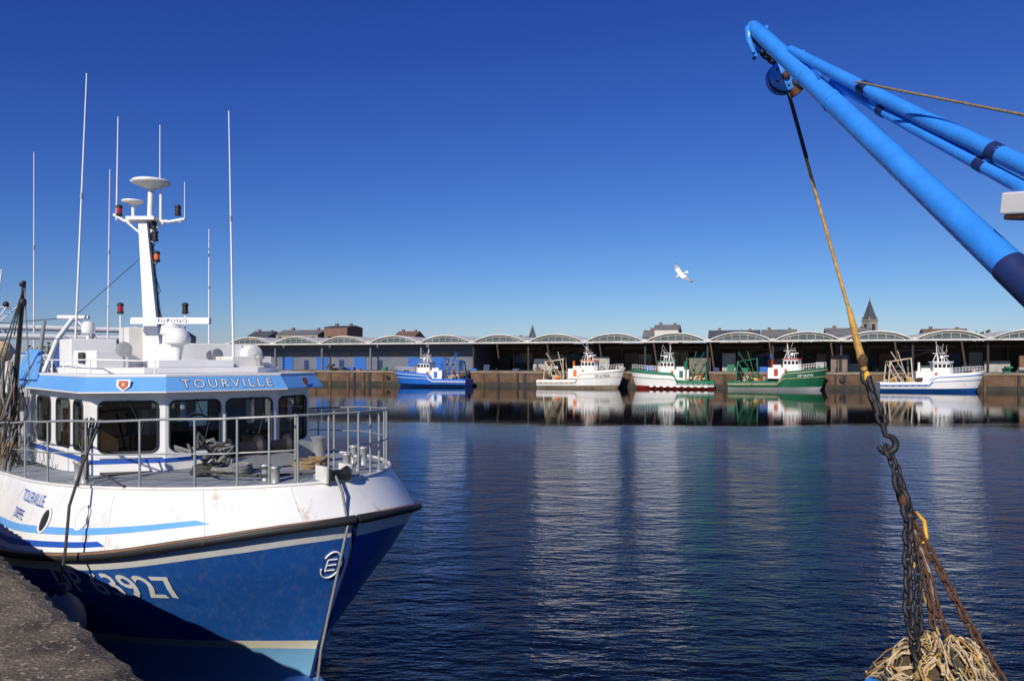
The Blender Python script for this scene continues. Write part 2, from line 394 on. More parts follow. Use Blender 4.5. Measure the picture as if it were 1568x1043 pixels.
# church
e=empty('church',(163,350,2.7),.3); q=B()
q.box((0,0,10.0),(4.6,4.6,20),walls[2]); q.box((0,0,20.3),(5.1,5.1,.6),walls[2])
q.add([(-2.2,-2.2,20.6),(2.2,-2.2,20.6),(2.2,2.2,20.6),(-2.2,2.2,20.6),(0,0,30)],[(0,1,4),(1,2,4),(2,3,4),(3,0,4)],roofs[0])
for s in(-1,1):
    for a in(-1,1): q.box((s*2.1,a*2.1,21.2),(.6,.6,1.6),walls[2],taper=.4)
for r in range(4):
    a=r*math.pi/2; q.box((2.32*math.cos(a),2.32*math.sin(a),17.0),(.1,1.4,3.2),DARKW,rz=a)
q.tube([(0,0,29.9),(0,0,31.2)],.06,DSTEEL,5)
q.box((16,0,4),(28,9,8),walls[2]); q.add([(2,-5,8),(30,-5,8),(30,5,8),(2,5,8),(2,0,12),(30,0,12)],[(0,1,5,4),(2,3,4,5),(1,2,5),(3,0,4)],roofs[0])
q.obj('tower_spire_nave',e)
e=empty('chapel_spire',(8,300,2.7),.2); q=B(); q.box((0,0,5),(3,3,10),walls[0]); q.add([(-1.6,-1.6,10),(1.6,-1.6,10),(1.6,1.6,10),(-1.6,1.6,10),(0,0,16.0)],[(0,1,4),(1,2,4),(2,3,4),(3,0,4)],roofs[0]); q.obj('tower_and_spire',e)
FOL=M('foliage',(.05,.055,.03),.9,var=.5,scale=.6)
q=B(); rr=random.Random(9)
for i in range(5200):
    cx=rr.uniform(-220,330); clump=math.sin(cx*.13)+math.sin(cx*.041+2)+math.sin(cx*.31)*.5
    if clump<.1: continue
    z=2.7+rr.uniform(0,1)**.7*(7.0+clump*1.9); yy=120+rr.uniform(-6,6); s_=rr.uniform(.4,.9)
    p=Vector((cx,yy,z)); a=Vector((rr.uniform(-1,1),rr.uniform(-1,1),rr.uniform(-1,1))).normalized(); b2=a.orthogonal().normalized()
    q.add([p+a*s_,p+b2*s_,p-a*s_,p-b2*s_],[(0,1,2,3)],FOL)
e=far('distant_tree_belt'); q.obj('foliage_mass',e,normals=False)

# ------------------------------------------------------------------ trawlers
def trawler(name,s0,L,flip,pal,yo=-3.6,seed=0,wh=.62,redstripe=False,text=None,hb=3.7,frame=None,front=-1):
    """flip=1 bow towards local +x"""
    rr=random.Random(seed)
    e=frame or far(name)
    def X(a): return s0+(a*L if flip>0 else (1-a)*L)
    q=B(); NS=28; Bm=2.5
    def hbm(a,lv):
        full=[.0,.72,.93,1.0,1.0,.96][lv]*Bm
        sharp=[.5,.55,.5,.45,.42,.42][lv]; st=1-sharp
        ta=[.88,.91,.935,.965,.985,1.0][lv]
        if a<.08: full*=.86+.14*(a/.08)
        if a>st:
            t=min(1,(a-st)/(1-st)); full*=max(0,1-t**2.3)**.7
        return full, ta
    def top(a):
        base=1.35+.2*a
        s0_=wh-.14
        if a>s0_: 
            k=min(1,(a-s0_)/.06); k=k*k*(3-2*k); base+= (hb-1.75)*k*(.72+.28*max(0,(a-s0_)/(1-s0_))**1.5)
        return base
    lvz=lambda a,lv:[-.9,0.0,.42+.15*a*a,top(a)*.6,top(a)-.4,top(a)][lv]
    cm_=[pal['boot'],pal['boot'],pal['low'],pal['mid'],pal['up']]
    for sd in(-1,1):
        for lv in range(5):
            vs=[];fs=[]
            for i in range(NS+1):
                a=i/NS
                for k in(lv,lv+1):
                    hw,ta=hbm(a,k); vs.append((X(a*ta),yo+sd*hw*(1 if k<5 else .93),lvz(a,k)))
            for i in range(NS): fs.append((2*i,2*i+2,2*i+3,2*i+1))
            q.add(vs,fs,cm_[lv],True)
    vs=[];
    for sd in(-1,1):
        for k in range(6): vs.append((X(0),yo+sd*hbm(0,k)[0],lvz(0,k)))
    q.add(vs,[(k,k+1,7+k,6+k) for k in range(5)],pal['mid'])
    vs=[];fs=[]
    for i in range(NS+1):
        a=i/NS; hw,ta=hbm(a,5); zz=top(a)-(.65 if a<wh-.14 else .1)
        vs+= [(X(a*ta),yo-hw*.92,zz),(X(a*ta),yo+hw*.92,zz)]
    for i in range(NS): fs.append((2*i,2*i+2,2*i+3,2*i+1))
    q.add(vs,fs,pal['deck'])
    for lv,r_ in((4,.06),(3,.04)):
        for sd in(-1,1):
            q.tube([(X(i/NS*hbm(i/NS,lv)[1]),yo+sd*(hbm(i/NS,lv)[0]+.03),lvz(i/NS,lv)) for i in range(NS+1)],r_,pal['trim'],5)
    for k in range(7):
        a=.06+k*.06; q.box((X(a),yo+front*(hbm(a,4)[0]+.0),top(a)-.55),(.28,.08,.12),DSTEEL)
    if redstripe:
        for i in range(9):
            a=.1+i*.085; hw,ta=hbm(a,2); q.box((X(a*ta),yo-hw-.03,.42),(.5,.08,.2),FWHITE)
    q.obj('hull',e,normals=True)
    q=B(); zt=top(wh)-.1; xc=X(wh); f=flip
    wl=2.7; P=[(-wl/2,-1.35),(wl*.3,-1.35),(wl/2,-.8),(wl/2,.8),(wl*.3,1.35),(-wl/2,1.35)]
    poly=lambda k,o=0:[(xc+f*(a*k+o),yo+b*k) for a,b in P]
    q.prism(poly(1.04),zt-.8,zt+.85,pal['house'],poly(1)); q.prism(poly(1.0),zt+.85,zt+1.85,pal['house'],poly(.95)); q.prism(poly(1.1),zt+1.85,zt+1.98,pal['trim2'],poly(1.06))
    q.box((xc-f*2.4,yo,zt-.3),(2.4,2.2,1.7),pal['house']); q.box((xc-f*2.2,yo,zt+.75),(1.2,1.4,.5),WHITE2); q.lathe((xc-f*2.9,yo+.5,zt+.5),[(.2,0),(.17,1.3),(.2,1.35),(0,1.36)],pal['trim2'],10)
    for sd in(-1,1):
        for i in range(4): q.box((xc+f*(-1.02+i*.56),yo+sd*1.33,zt+1.35),(.42,.06,.52),DARKW)
        q.box((xc+f*1.03,yo+sd*1.04,zt+1.35),(.06,.45,.52),DARKW,rz=-sd*f*-.98)
        q.box((xc-f*2.4,yo+sd*1.11,zt-.2),(.6,.05,1.1),pal['trim2'])
    for b in(-.52,0,.52): q.box((xc+f*(wl/2*.97),yo+b,zt+1.35),(.06,.42,.52),DARKW)
    q.obj('wheelhouse',e)
    q=B(); mz=zt+1.9
    q.tube([(xc-f*.4,yo,mz),(xc-f*.65,yo,mz+2.3)],[.12,.07],pal['house'],8)
    q.tube([(xc-f*1.2,yo+.3,mz-.3),(xc-f*.55,yo,mz+1.5)],.06,pal['house'],6)
    q.tube([(xc-f*.55,yo-.8,mz+1.6),(xc-f*.55,yo+.8,mz+1.6)],.04,pal['house'],5)
    q.tube([(xc-f*1.2,yo,mz+1.3),(xc+f*.5,yo,mz+1.3)],.04,pal['house'],5)
    q.tube([(xc-f*.65,yo,mz+2.3),(xc-f*.65,yo,mz+3.5)],.02,WHITE,4)
    q.lathe((xc,yo-.3,mz+.5),[(0,.0),(.25,.02),(.28,.18),(.2,.34),(0,.42)],WHITE,12)
    q.tube([(xc,yo-.3,mz),(xc,yo-.3,mz+.5)],.06,WHITE,6)
    q.box((xc+f*.4,yo,mz+.9),(1.2,.14,.1),WHITE); q.tube([(xc+f*.4,yo,mz),(xc+f*.4,yo,mz+.9)],.06,WHITE,6)
    for k in range(6):
        q.tube([(xc+f*rr.uniform(-1.4,1.0),yo+rr.uniform(-1.2,1.2),mz),(xc+f*rr.uniform(-1.4,1.0),yo+rr.uniform(-1.2,1.2),mz+rr.uniform(1.4,3.2))],.018,WHITE,4)
    for k in range(3): q.sph((xc-f*.55,yo+(k-1)*.6,mz+1.72),.1,rr.choice([RED,ORANGE,DSTEEL]),8)
    q.obj('mast_and_antennas',e)
    q=B(); gm=pal['gantry']; gx=X(.08); gz=1.1
    for sd in(-1,1):
        q.tube([(gx,yo+sd*2,gz),(gx+f*.3,yo+sd*1.6,gz+3.3)],.11,gm,7)
        q.tube([(gx+f*2.0,yo+sd*1.9,gz),(gx+f*.35,yo+sd*1.6,gz+3.2)],.08,gm,7)
        q.tube([(gx+f*3.4,yo+sd*1.6,gz),(gx+f*3.2,yo+sd*1.2,gz+3.8)],.09,gm,7)
        q.tube([(gx+f*.3,yo+sd*1.6,gz+3.3),(gx+f*3.2,yo+sd*1.2,gz+3.8)],.05,gm,6)
    q.tube([(gx+f*.3,yo-1.7,gz+3.3),(gx+f*.3,yo+1.7,gz+3.3)],.12,gm,7)
    q.tube([(gx+f*3.2,yo-1.3,gz+3.8),(gx+f*3.2,yo+1.3,gz+3.8)],.1,gm,7)
    q.tube([(gx+f*3.4,yo-.6,gz),(gx+f*.4,yo-1.6,gz+4.8)],.075,gm,7)
    q.tube([(gx+f*3.2,yo+.6,gz),(gx+f*1.8,yo+1.2,gz+5.0)],.06,gm,7)
    for pz in((gx+f*.4,yo-1.6,gz+4.8),(gx+f*3.2,yo,gz+3.8),(gx+f*1.8,yo+1.2,gz+5.0),(gx+f*.3,yo,gz+3.3)):
        q.tube([pz,(xc-f*.6,yo,mz+1.9)],.018,DSTEEL,4)
    q.tube([(gx+f*.4,yo-1.6,gz+4.8),(gx+f*.2,yo-1.8,gz)],.02,DSTEEL,4)
    q.tube([(xc-f*.6,yo,mz+2.2),(X(.97),yo,top(.97)+.3)],.018,DSTEEL,4)
    q.lathe((gx+f*1.6,yo-1.2,gz+.5),[(0,0),(.6,0),(.6,.1),(.35,.12),(.45,1.2),(.35,2.2),(.6,2.25),(.6,2.4),(0,2.4)],NET,14,(0,1,0))
    for k in range(18):
        c0=Vector((gx+f*rr.uniform(.1,4.6),yo+rr.uniform(-1.9,1.2),1.2+rr.uniform(0,.7))); mt=rr.choice([NET,GREEN,ROPEG,DSTEEL,CREAM,BUFFY,ROPED,YEL,RUST])
        if k%2: q.box(c0,(rr.uniform(.3,.8),rr.uniform(.3,.7),rr.uniform(.3,.8)),mt,rz=rr.uniform(0,1))
        else: q.sph(c0,rr.uniform(.2,.42),mt,8,(1.2,1,.7))
    for k in range(3): q.lathe((gx+f*(.6+k*1.2),yo-.3,gz+2.8),[(0,0),(.2,0),(.1,.06),(.1,.1),(.2,.16),(0,.16)],DSTEEL,10,(0,1,0))
    q.obj('aft_gantry_and_gear',e)
    q=B()
    for sd in(-1,1):
        pts=[]
        for i in range(11):
            a=wh+.08+(1-.03-wh-.08)*i/10; hw,ta=hbm(a,5); p=(X(a*ta),yo+sd*hw*.9,top(a)); pts.append(p)
            q.tube([p,(p[0],p[1],p[2]+.8)],.022,WHITE,4)
        for h in(.8,.42): q.tube([(p[0],p[1],p[2]+h) for p in pts],.022,WHITE,4)
    q.box((X(.84),yo,top(.84)+.2),(.8,.8,.4),DSTEEL); q.lathe((X(.9),yo-.2,top(.9)),[(.2,0),(.14,.1),(.14,.4),(.22,.5),(0,.52)],gm,8)
    q.sph((xc-f*1.0,yo-1.55,zt+.2),.22,BUFFY,8,(1,.4,1))
    q.obj('rails_and_windlass',e)
    if text:
        q=B(); vs,fs=text_mesh(text,.5); w_=max(v[0] for v in vs); out=[]
        for (tx,ty) in vs:
            xx=(X(.76)-w_/2+tx); a=(xx-s0)/L if f>0 else 1-(xx-s0)/L
            hw3,_=hbm(a,3); hw4,_=hbm(a,4); z=lvz(a,3)+.2+ty
            out.append((xx,yo-max(hw3,hw4)-.1,z))
        q.add(out,fs,WHITE if pal['up']!=FWHITE else NAVY); q.obj('registration_number',e,normals=False)
W=FWHITE
trawler('fishing_trawler',22.9,14.4,-1,dict(boot=FARNAVY,low=FARBLUE,mid=FARBLUE,up=FARBLUE,deck=FARBLUE,trim=W,trim2=FARBLUE,house=W,gantry=FARBLUE),seed=1,wh=.58,hb=3.0)
trawler('fishing_trawler',50,14.7,1,dict(boot=CREAM,low=W,mid=W,up=W,deck=DECK,trim=CREAM,trim2=ORANGE,house=W,gantry=CREAM),seed=2,wh=.6,text='DP 639068',hb=3.5)
trawler('fishing_trawler',65.5,13.5,-1,dict(boot=REDP,low=W,mid=W,up=GREEN,deck=GREEN,trim=GREEN,trim2=GREEN,house=W,gantry=GREEN),seed=3,wh=.56,redstripe=True,hb=3.4)
trawler('fishing_trawler',81.1,15,1,dict(boot=W,low=DGREEN,mid=DGREEN,up=DGREEN,deck=CREAM,trim=CREAM,trim2=REDP,house=W,gantry=GREEN),seed=4,wh=.64,text='DP 925770',hb=3.8)
trawler('fishing_trawler',103,14.4,1,dict(boot=FARBLUE,low=W,mid=W,up=W,deck=LBLUE,trim=FARBLUE,trim2=W,house=W,gantry=CREAM),seed=5,wh=.6,hb=3.2)

# ------------------------------------------------------------------ main boat
BANG=math.atan2(.723,-.69)
boat=empty('fishing_boat',(-1.826,8.99,0),BANG)
trawler('fishing_trawler',16.6,14,-1,dict(boot=FARBLUE,low=FARBLUE,mid=W,up=W,deck=DECK,trim=BLUE,trim2=FARBLUE,house=W,gantry=STEEL),yo=0,seed=6,wh=.62,hb=3.6,frame=empty('fishing_trawler',(-1.826,8.99,0),BANG),front=1)
TE=15.5
def zr(t):
    P=[(0,2.65),(.67,2.53),(1.9,2.25),(4.4,1.96),(8,1.85),(16,1.8)]
    for (a,za),(b,zb) in zip(P,P[1:]):
        if t<=b:
            k=max(0,(t-a)/(b-a)); return za+(zb-za)*k
    return 1.8
def zrs(t): return (zr(max(0,t-.5))+zr(t)+zr(t+.5)+zr(t+.25)+zr(max(0,t-.25)))/5+(.03*max(0,1-t/.6))
def ts(w):
    P=[(0,0),(.15,.22),(.45,.86),(.6,1.08),(.72,1.15),(1,1.2)]
    for (a,za),(b,zb) in zip(P,P[1:]):
        if w<=b: return za+(zb-za)*(w-a)/(b-a)
    return 1.2
def hullb(t,w):
    w=max(0.0,min(1.0,w))
    s=(t-ts(w))/(4.4+2.2*w); s=min(1,max(0,s))
    Bw=2.72-.22*w**1.5; qq=.57+.5*min(1,w*1.9)
    b=Bw*max(0.0,1-(1-s)**2)**qq
    if t>12: b*=1-.12*((t-12)/3.5)**2
    return b
def hz(t,w): return zrs(t)*(1-w)+(-.9)*w
gs=[ (i/70)**2.1 for i in range(71)]
ws=[0,.03,.06,.1,.15,.2,.26,.32,.38,.45,.52,.6,.66,.72,.8,.9,1]
def hullmat():
    m=bpy.data.materials.new('hull_paint'); m.use_nodes=True; nt=m.node_tree;N=nt.nodes;L=nt.links
    b=N['Principled BSDF']; b.inputs['Roughness'].default_value=.3
    tc=N.new('ShaderNodeTexCoord'); sp=N.new('ShaderNodeSeparateXYZ'); L.new(tc.outputs['Object'],sp.inputs[0])
    uv=N.new('ShaderNodeSeparateXYZ'); L.new(tc.outputs['UV'],uv.inputs[0])
    def lt(sock,val):
        n=N.new('ShaderNodeMath'); n.operation='LESS_THAN'; L.new(sock,n.inputs[0]); n.inputs[1].default_value=val; return n.outputs[0]
    def mix(fac,a,bb):
        n=N.new('ShaderNodeMix'); n.data_type='RGBA'; L.new(fac,n.inputs['Factor'])
        for k,v in(('A',a),('B',bb)):
            if isinstance(v,tuple): n.inputs[k].default_value=(*v,1)
            else: L.new(v,n.inputs[k])
        return n.outputs['Result']
    c=mix(lt(sp.outputs['Z'],1.02),(.017,.10,.38),(.66,.64,.50))
    c=mix(lt(sp.outputs['Z'],.90),c,(.17,.40,.62))
    c=mix(lt(sp.outputs['Z'],.12),c,(.03,.05,.05))
    c=mix(lt(uv.outputs['Y'],.058),c,(.76,.76,.72))
    mp=N.new('ShaderNodeMapping'); mp.inputs['Scale'].default_value=(1,1,.1); L.new(tc.outputs['Object'],mp.inputs['Vector'])
    n=N.new('ShaderNodeTexNoise'); n.inputs['Scale'].default_value=11; n.inputs['Detail'].default_value=8; n.inputs['Roughness'].default_value=.7; L.new(mp.outputs[0],n.inputs['Vector'])
    r=N.new('ShaderNodeMapRange'); r.inputs['From Min'].default_value=.5; r.inputs['From Max'].default_value=.8; r.inputs['To Max'].default_value=.22; L.new(n.outputs['Fac'],r.inputs['Value'])
    c=mix(r.outputs[0],c,(.30,.36,.42))
    r=N.new('ShaderNodeMapRange'); r.inputs['From Min'].default_value=.62; r.inputs['From Max'].default_value=.72; r.inputs['To Max'].default_value=.8
    n4=N.new('ShaderNodeTexNoise'); n4.inputs['Scale'].default_value=3.6; n4.inputs['Detail'].default_value=10; n4.inputs['Roughness'].default_value=.75; L.new(mp.outputs[0],n4.inputs['Vector'])
    L.new(n4.outputs['Fac'],r.inputs['Value']); c=mix(r.outputs[0],c,(.27,.12,.045))
    L.new(c,b.inputs['Base Color'])
    n3=N.new('ShaderNodeTexNoise'); n3.inputs['Scale'].default_value=2.2; n3.inputs['Detail'].default_value=3; L.new(tc.outputs['Object'],n3.inputs['Vector'])
    bp=N.new('ShaderNodeBump'); bp.inputs['Strength'].default_value=.3; bp.inputs['Distance'].default_value=.05; L.new(n3.outputs['Fac'],bp.inputs['Height']); L.new(bp.outputs['Normal'],b.inputs['Normal'])
    return m
def grid(rows,name,mat,uvs=None,smooth=True,flip=False):
    nr=len(rows);nc=len(rows[0]); vs=[p for r in rows for p in r]
    fs=[]
    for i in range(nr-1):
        for j in range(nc-1):
            f=(i*nc+j,i*nc+j+1,(i+1)*nc+j+1,(i+1)*nc+j); fs.append(f[::-1] if flip else f)
    me=bpy.data.meshes.new(name); me.from_pydata(vs,[],fs); me.materials.append(mat)
    me.polygons.foreach_set('use_smooth',[smooth]*len(fs))
    if uvs:
        u=me.uv_layers.new(name='UVMap')
        for lp in me.loops:
            i,j=divmod(lp.vertex_index,nc); u.data[lp.index].uv=uvs[i][j]
    o=bpy.data.objects.new(name,me); col.objects.link(o); o.parent=boat; return o
HM=hullmat()
for sd,nm in((1,'hull_starboard'),(-1,'hull_port')):
    rows=[];uv=[]
    for w_ in ws:
        rows.append([]);uv.append([])
        for g in gs:
            t=ts(w_)+(TE-ts(w_))*g; rows[-1].append((t,sd*hullb(t,w_),hz(t,w_))); uv[-1].append((t,w_))
    grid(rows,nm,HM,uv,flip=sd>0)
q=B()
vs=[(TE,sd*hullb(TE,w_),hz(TE,w_)) for sd in(1,-1) for w_ in ws]; n=len(ws)
q.add(vs,[(i,i+1,n+i+1,n+i) for i in range(n-1)],BLUE)
q.obj('transom',boat)
q=B(); q.tube([(ts(w_)-.015,0,hz(ts(w_),w_)) for w_ in ws[:14]],.028,NAVY,8)
q.lathe((1.9,0,.28),[(0,-1.25),(.12,-1.18),(.2,-1.0),(.27,-.6),(.3,0)],LBLUE,16,(1,0,0))
q.obj('stem_and_bulb',boat)
def deckpt(t):
    s=min(1,max(0,(t-.44)/4.2)); b=2.4*max(0.0,1-(1-s)**2)**.56
    return b, 3.04-.046*(t-.44) if t<7 else 2.74
def bul(g_t,w2):
    g=g_t; tr=TE*g; td=.44+(TE-.44)*g
    br=hullb(tr,0); bd,zd=deckpt(td)
    k=w2
    return (td+(tr-td)*k, bd+(br-bd)*k, zd+(zrs(tr)-zd)*k)
for sd,nm in((1,'bulwark_starboard'),(-1,'bulwark_port')):
    rows=[[(lambda p:(p[0],sd*p[1],p[2]))(bul(g,w2)) for g in gs] for w2 in (0,.25,.5,.75,1)]
    grid(rows,nm,BULW,smooth=True,flip=sd>0)
q=B(); vs=[];fs=[]
for g in gs:
    td=.44+(TE-.44)*g; b_,z_=deckpt(td); vs+= [(td,b_,z_),(td,0,z_+.05),(td,-b_,z_)]
for i in range(len(gs)-1):
    fs+= [(3*i,3*i+1,3*i+4,3*i+3),(3*i+1,3*i+2,3*i+5,3*i+4)]
q.add(vs,fs,DECK,True); q.obj('deck',boat)
q=B()
for sd in(1,-1):
    q.tube([(TE*g-.01,sd*(hullb(TE*g,0)+.02),zrs(TE*g)+.0) for g in gs],.055,BLACK,8)
    q.tube([(TE*g-.01,sd*(hullb(TE*g,0)+.05),zrs(TE*g)+.03) for g in gs],.022,BEIGE,6)
    q.tube([(.44+(TE-.44)*g,sd*deckpt(.44+(TE-.44)*g)[0],deckpt(.44+(TE-.44)*g)[1]+.008) for g in gs],.022,WHITE2,6)
q.obj('rubbing_strake',boat)
def g_of(t): return t/TE
def strip(t0,t1,wa,wb,mat,name,sd=1):
    q=B(); vs=[];fs=[];n=40
    for i in range(n+1):
        t=t0+(t1-t0)*i/n
        for w2 in (wa,wb):
            p=bul(g_of(t+(.12 if (w2==wa and i==0) else 0)),w2); vs.append((p[0]-.004,sd*(p[1]+.007),p[2]+.004))
    for i in range(n): fs.append((2*i,2*i+1,2*i+3,2*i+2))
    q.add(vs,fs,mat,True); q.obj(name,boat)
strip(.75,12,.60,.70,LBLUE,'stripe_light_blue'); strip(1.9,12,.80,.88,BLUE,'stripe_blue')
# weld seams of the bulwark plates
q=B()
for t in (.15,.8,1.9,3.6,5.6):
    q.tube([(lambda p:(p[0]-.002,p[1]+.002,p[2]))(bul(g_of(t),k/4)) for k in range(5)],.006,WHITE2,5)
q.obj('plate_seams',boat)
def hull_text(body,size,tright,zbase,mat,name,w=True,off=0):
    vs,fs=text_mesh(body,size,off); W_=max(v[0] for v in vs); out=[]
    for x,y in vs:
        t=tright+(W_-x)*.86; z=zbase+y
        if w:
            ww=(zrs(t)-z)/(zrs(t)+.9); out.append((t-.004,hullb(t,ww)+.012,z))
        else:
            g=g_of(t); _,_,zd=bul(g,0); p1=bul(g,1); k=(zd-z)/(zd-p1[2]); p=bul(g,k); out.append((p[0],p[1]+.014,p[2]+.003))
    q=B(); q.add(out,fs,mat); q.obj(name,boat,normals=False)
hull_text('DP 63927',.44,1.42,1.70,WHITE,'registration_number',off=.006)
hull_text('TOURVILLE',.2,3.3,2.62,BLUE,'name_on_bow',False)
hull_text('DIEPPE',.17,3.9,2.40,BLUE,'home_port_on_bow',False)
# emblem close to the stem
q=B()
def tb_(b,z):
    lo,hi=0.0,4.0
    for _ in range(24):
        md=(lo+hi)/2; ww=(zrs(md)-z)/(zrs(md)+.9)
        if hullb(md,ww)<b: lo=md
        else: hi=md
    return (lo-.012,b+.006,z)
ring=[tb_(.17+.105*math.cos(a),2.10+.17*math.sin(a)) for a in [.6+i/26*2*math.pi*.86 for i in range(27)]]
q.tube(ring,.012,WHITE,5)
for dz in(-.07,.0,.07): q.tube([tb_(.12,2.10+dz),tb_(.22,2.10+dz)],.010,WHITE,5)
q.tube([tb_(.22,2.02),tb_(.22,2.17)],.01,WHITE,5)
q.obj('bow_emblem',boat)
def hawse(g,w2,r,mat_in,name):
    p=Vector(bul(g,w2)); pa=Vector(bul(g+.004,w2)); pb=Vector(bul(g,w2+.1)); nn=(pa-p).cross(pb-p).normalized()
    if nn.y<0: nn=-nn
    a=(pa-p).normalized(); b2=nn.cross(a); q=B(); n=24
    ring=[p+nn*.012+(a*math.cos(2*math.pi*i/n)*r*.8+b2*math.sin(2*math.pi*i/n)*r) for i in range(n)]
    q.tube(ring+[ring[0]],.016,WHITE,6,False); 
    c=[p+nn*.009+(a*math.cos(2*math.pi*i/n)*r*.8+b2*math.sin(2*math.pi*i/n)*r) for i in range(n)]
    q.add(c,[tuple(range(n))],mat_in); q.obj(name,boat,normals=False)
hawse(3.15/TE,.52,.15,DSTEEL,'hawse_hole'); hawse(2.35/TE,.45,.15,WHITE2,'covered_hawse')

# wheelhouse --------------------------------------------------------------
PLc=[(7.6,1.75),(4.2,1.7),(3.72,.85),(3.72,-.85),(4.2,-1.7),(7.6,-1.75)]
SILL=3.2; HEAD=3.92; ZB=2.8; ZT=4.06
wins={0:[(.55,1.35),(1.7,2.4),(2.62,3.05)],1:[(.10,.88)],2:[(.06,.80),(.90,1.64)],3:[(.10,.88)],4:[(.35,.8),(1.0,1.7),(2.05,2.85)],5:[(.4,1.5),(2.0,3.1)]}
qa=B();qg=B();qf=B();TH=.05
for i in range(6):
    a=Vector((*PLc[i],0)); b=Vector((*PLc[(i+1)%6],0)); Ld=(b-a).length; u=(b-a)/Ld; nrm=Vector((u.y,-u.x,0)); 
    cen=Vector((5.6,0,0))
    if nrm.dot((a+b)/2-cen)<0: nrm=-nrm
    ws_=wins[i]
    def slab(x0,x1,z0,z1,mat,qq=qa,off=0,th=TH):
        p=[a+u*x0+nrm*off,a+u*x1+nrm*off]; vs=[]
        for pp in p:
            for dn in(0,-th):
                for z in(z0,z1): vs.append(pp+nrm*dn+Vector((0,0,z)))
        qq.add(vs,[(0,1,3,2),(4,6,7,5),(0,4,5,1),(2,3,7,6),(0,2,6,4),(1,5,7,3)],mat)
    slab(0,Ld,ZB,SILL,WHITE); slab(0,Ld,HEAD,ZT,WHITE)
    xs=[0]+[v for w_ in ws_ for v in w_]+[Ld]
    for k in range(0,len(xs),2): slab(xs[k],xs[k+1],SILL,HEAD,WHITE)
    slab(0,Ld,3.04,3.10,BLUE,off=.006,th=.005)
    for (x0,x1) in ws_:
        r=.09; ring=[]; cx=[(x1-r,HEAD-r,0),(x0+r,HEAD-r,90),(x0+r,SILL+r,180),(x1-r,SILL+r,270)]
        for (ccx,ccz,a0) in cx:
            for s_ in range(6):
                an=math.radians(a0+s_*18); ring.append(a+u*(ccx+r*math.cos(an))+Vector((0,0,ccz+r*math.sin(an))))
        n=len(ring)
        rect=[]
        for idx,p in enumerate(ring):
            c0=cx[idx//6]; corner=a+u*(x1 if c0[2] in(0,270) else x0)+Vector((0,0,HEAD if c0[2] in (0,90) else SILL)); rect.append(corner)
        for c in range(4):
            rg=ring[c*6:c*6+6]; corner=rect[c*6]; vs=[corner+nrm*.001]+[p+nrm*.001 for p in rg]
            qa.add(vs,[(0,k+1,k+2) for k in range(5)],WHITE)
        qf.tube([p+nrm*.006 for p in ring]+[ring[0]+nrm*.006],.017,BLACK,6,False)
        qg.add([p-nrm*.02 for p in ring],[tuple(range(n))],GLASS)
        if i in(1,2,3): # wiper
            m0=a+u*((x0+x1)/2)+nrm*.03+Vector((0,0,HEAD+.03)); m1=m0+u*.18-Vector((0,0,.42)); qf.tube([m0,m1],.007,DSTEEL,5); qf.tube([m1+u*.04+Vector((0,0,.16)),m1-u*.04-Vector((0,0,.16))],.008,BLACK,5)
    if i<5:
        qf.tube([a+u*.08+nrm*.06+Vector((0,0,3.15)),b-u*.08+nrm*.06+Vector((0,0,3.15))],.011,WHITE,6)
qa.obj('wheelhouse_walls',boat); qg.obj('wheelhouse_glass',boat,normals=False); qf.obj('window_seals_and_wipers',boat)
q=B()
Eb=[(8.0,1.93),(4.02,1.90),(3.46,.93),(3.46,-.93),(4.02,-1.88),(8.0,-1.93)]
Et=[(8.0,1.80),(4.12,1.78),(3.60,.88),(3.60,-.88),(4.12,-1.78),(8.0,-1.80)]
q.prism(Eb,4.05,4.075,WHITE); 
q.prism(Eb,4.0751,4.27,LBLUE,Et,cap=False)
q.prism(Et,4.27,4.31,WHITE)
q.add([(6.6,1.9,4.2),(8.0,1.92,4.2),(8.0,1.7,4.72),(7.2,1.7,4.68),(6.6,1.84,4.2),(8,1.84,4.2),(8,1.64,4.72),(7.2,1.64,4.68)],[(0,1,2,3),(4,5,6,7),(0,4,7,3),(1,5,6,2),(3,7,6,2)],LBLUE)
q.obj('wheelhouse_roof',boat,bevel=.008)
def plane_text(body,size,pc,u,v,nrm,mat,name,off,extra=0,spacing=1.0):
    vs,fs=text_mesh(body,size,extra,spacing); W_=max(p[0] for p in vs)+min(p[0] for p in vs)
    q=B(); q.add([Vector(pc)+Vector(u)*(x-W_/2)+Vector(v)*y+Vector(nrm)*off for x,y in vs],fs,mat); q.obj(name,boat,normals=False)
sl=Vector((.14,0,.195)).normalized(); fn=Vector((-.195,0,.14)).normalized()
plane_text('TOURVILLE',.215,Vector((3.46,0,4.075))+sl*.045,(0,-1,0),sl,fn,NAVY,'name_board_outline',.004,.009,1.35)  # wider navy copy behind the white letters, their painted dark outline
plane_text('TOURVILLE',.215,Vector((3.46,0,4.075))+sl*.045,(0,-1,0),sl,fn,WHITE,'name_board_letters',.007,0,1.35)
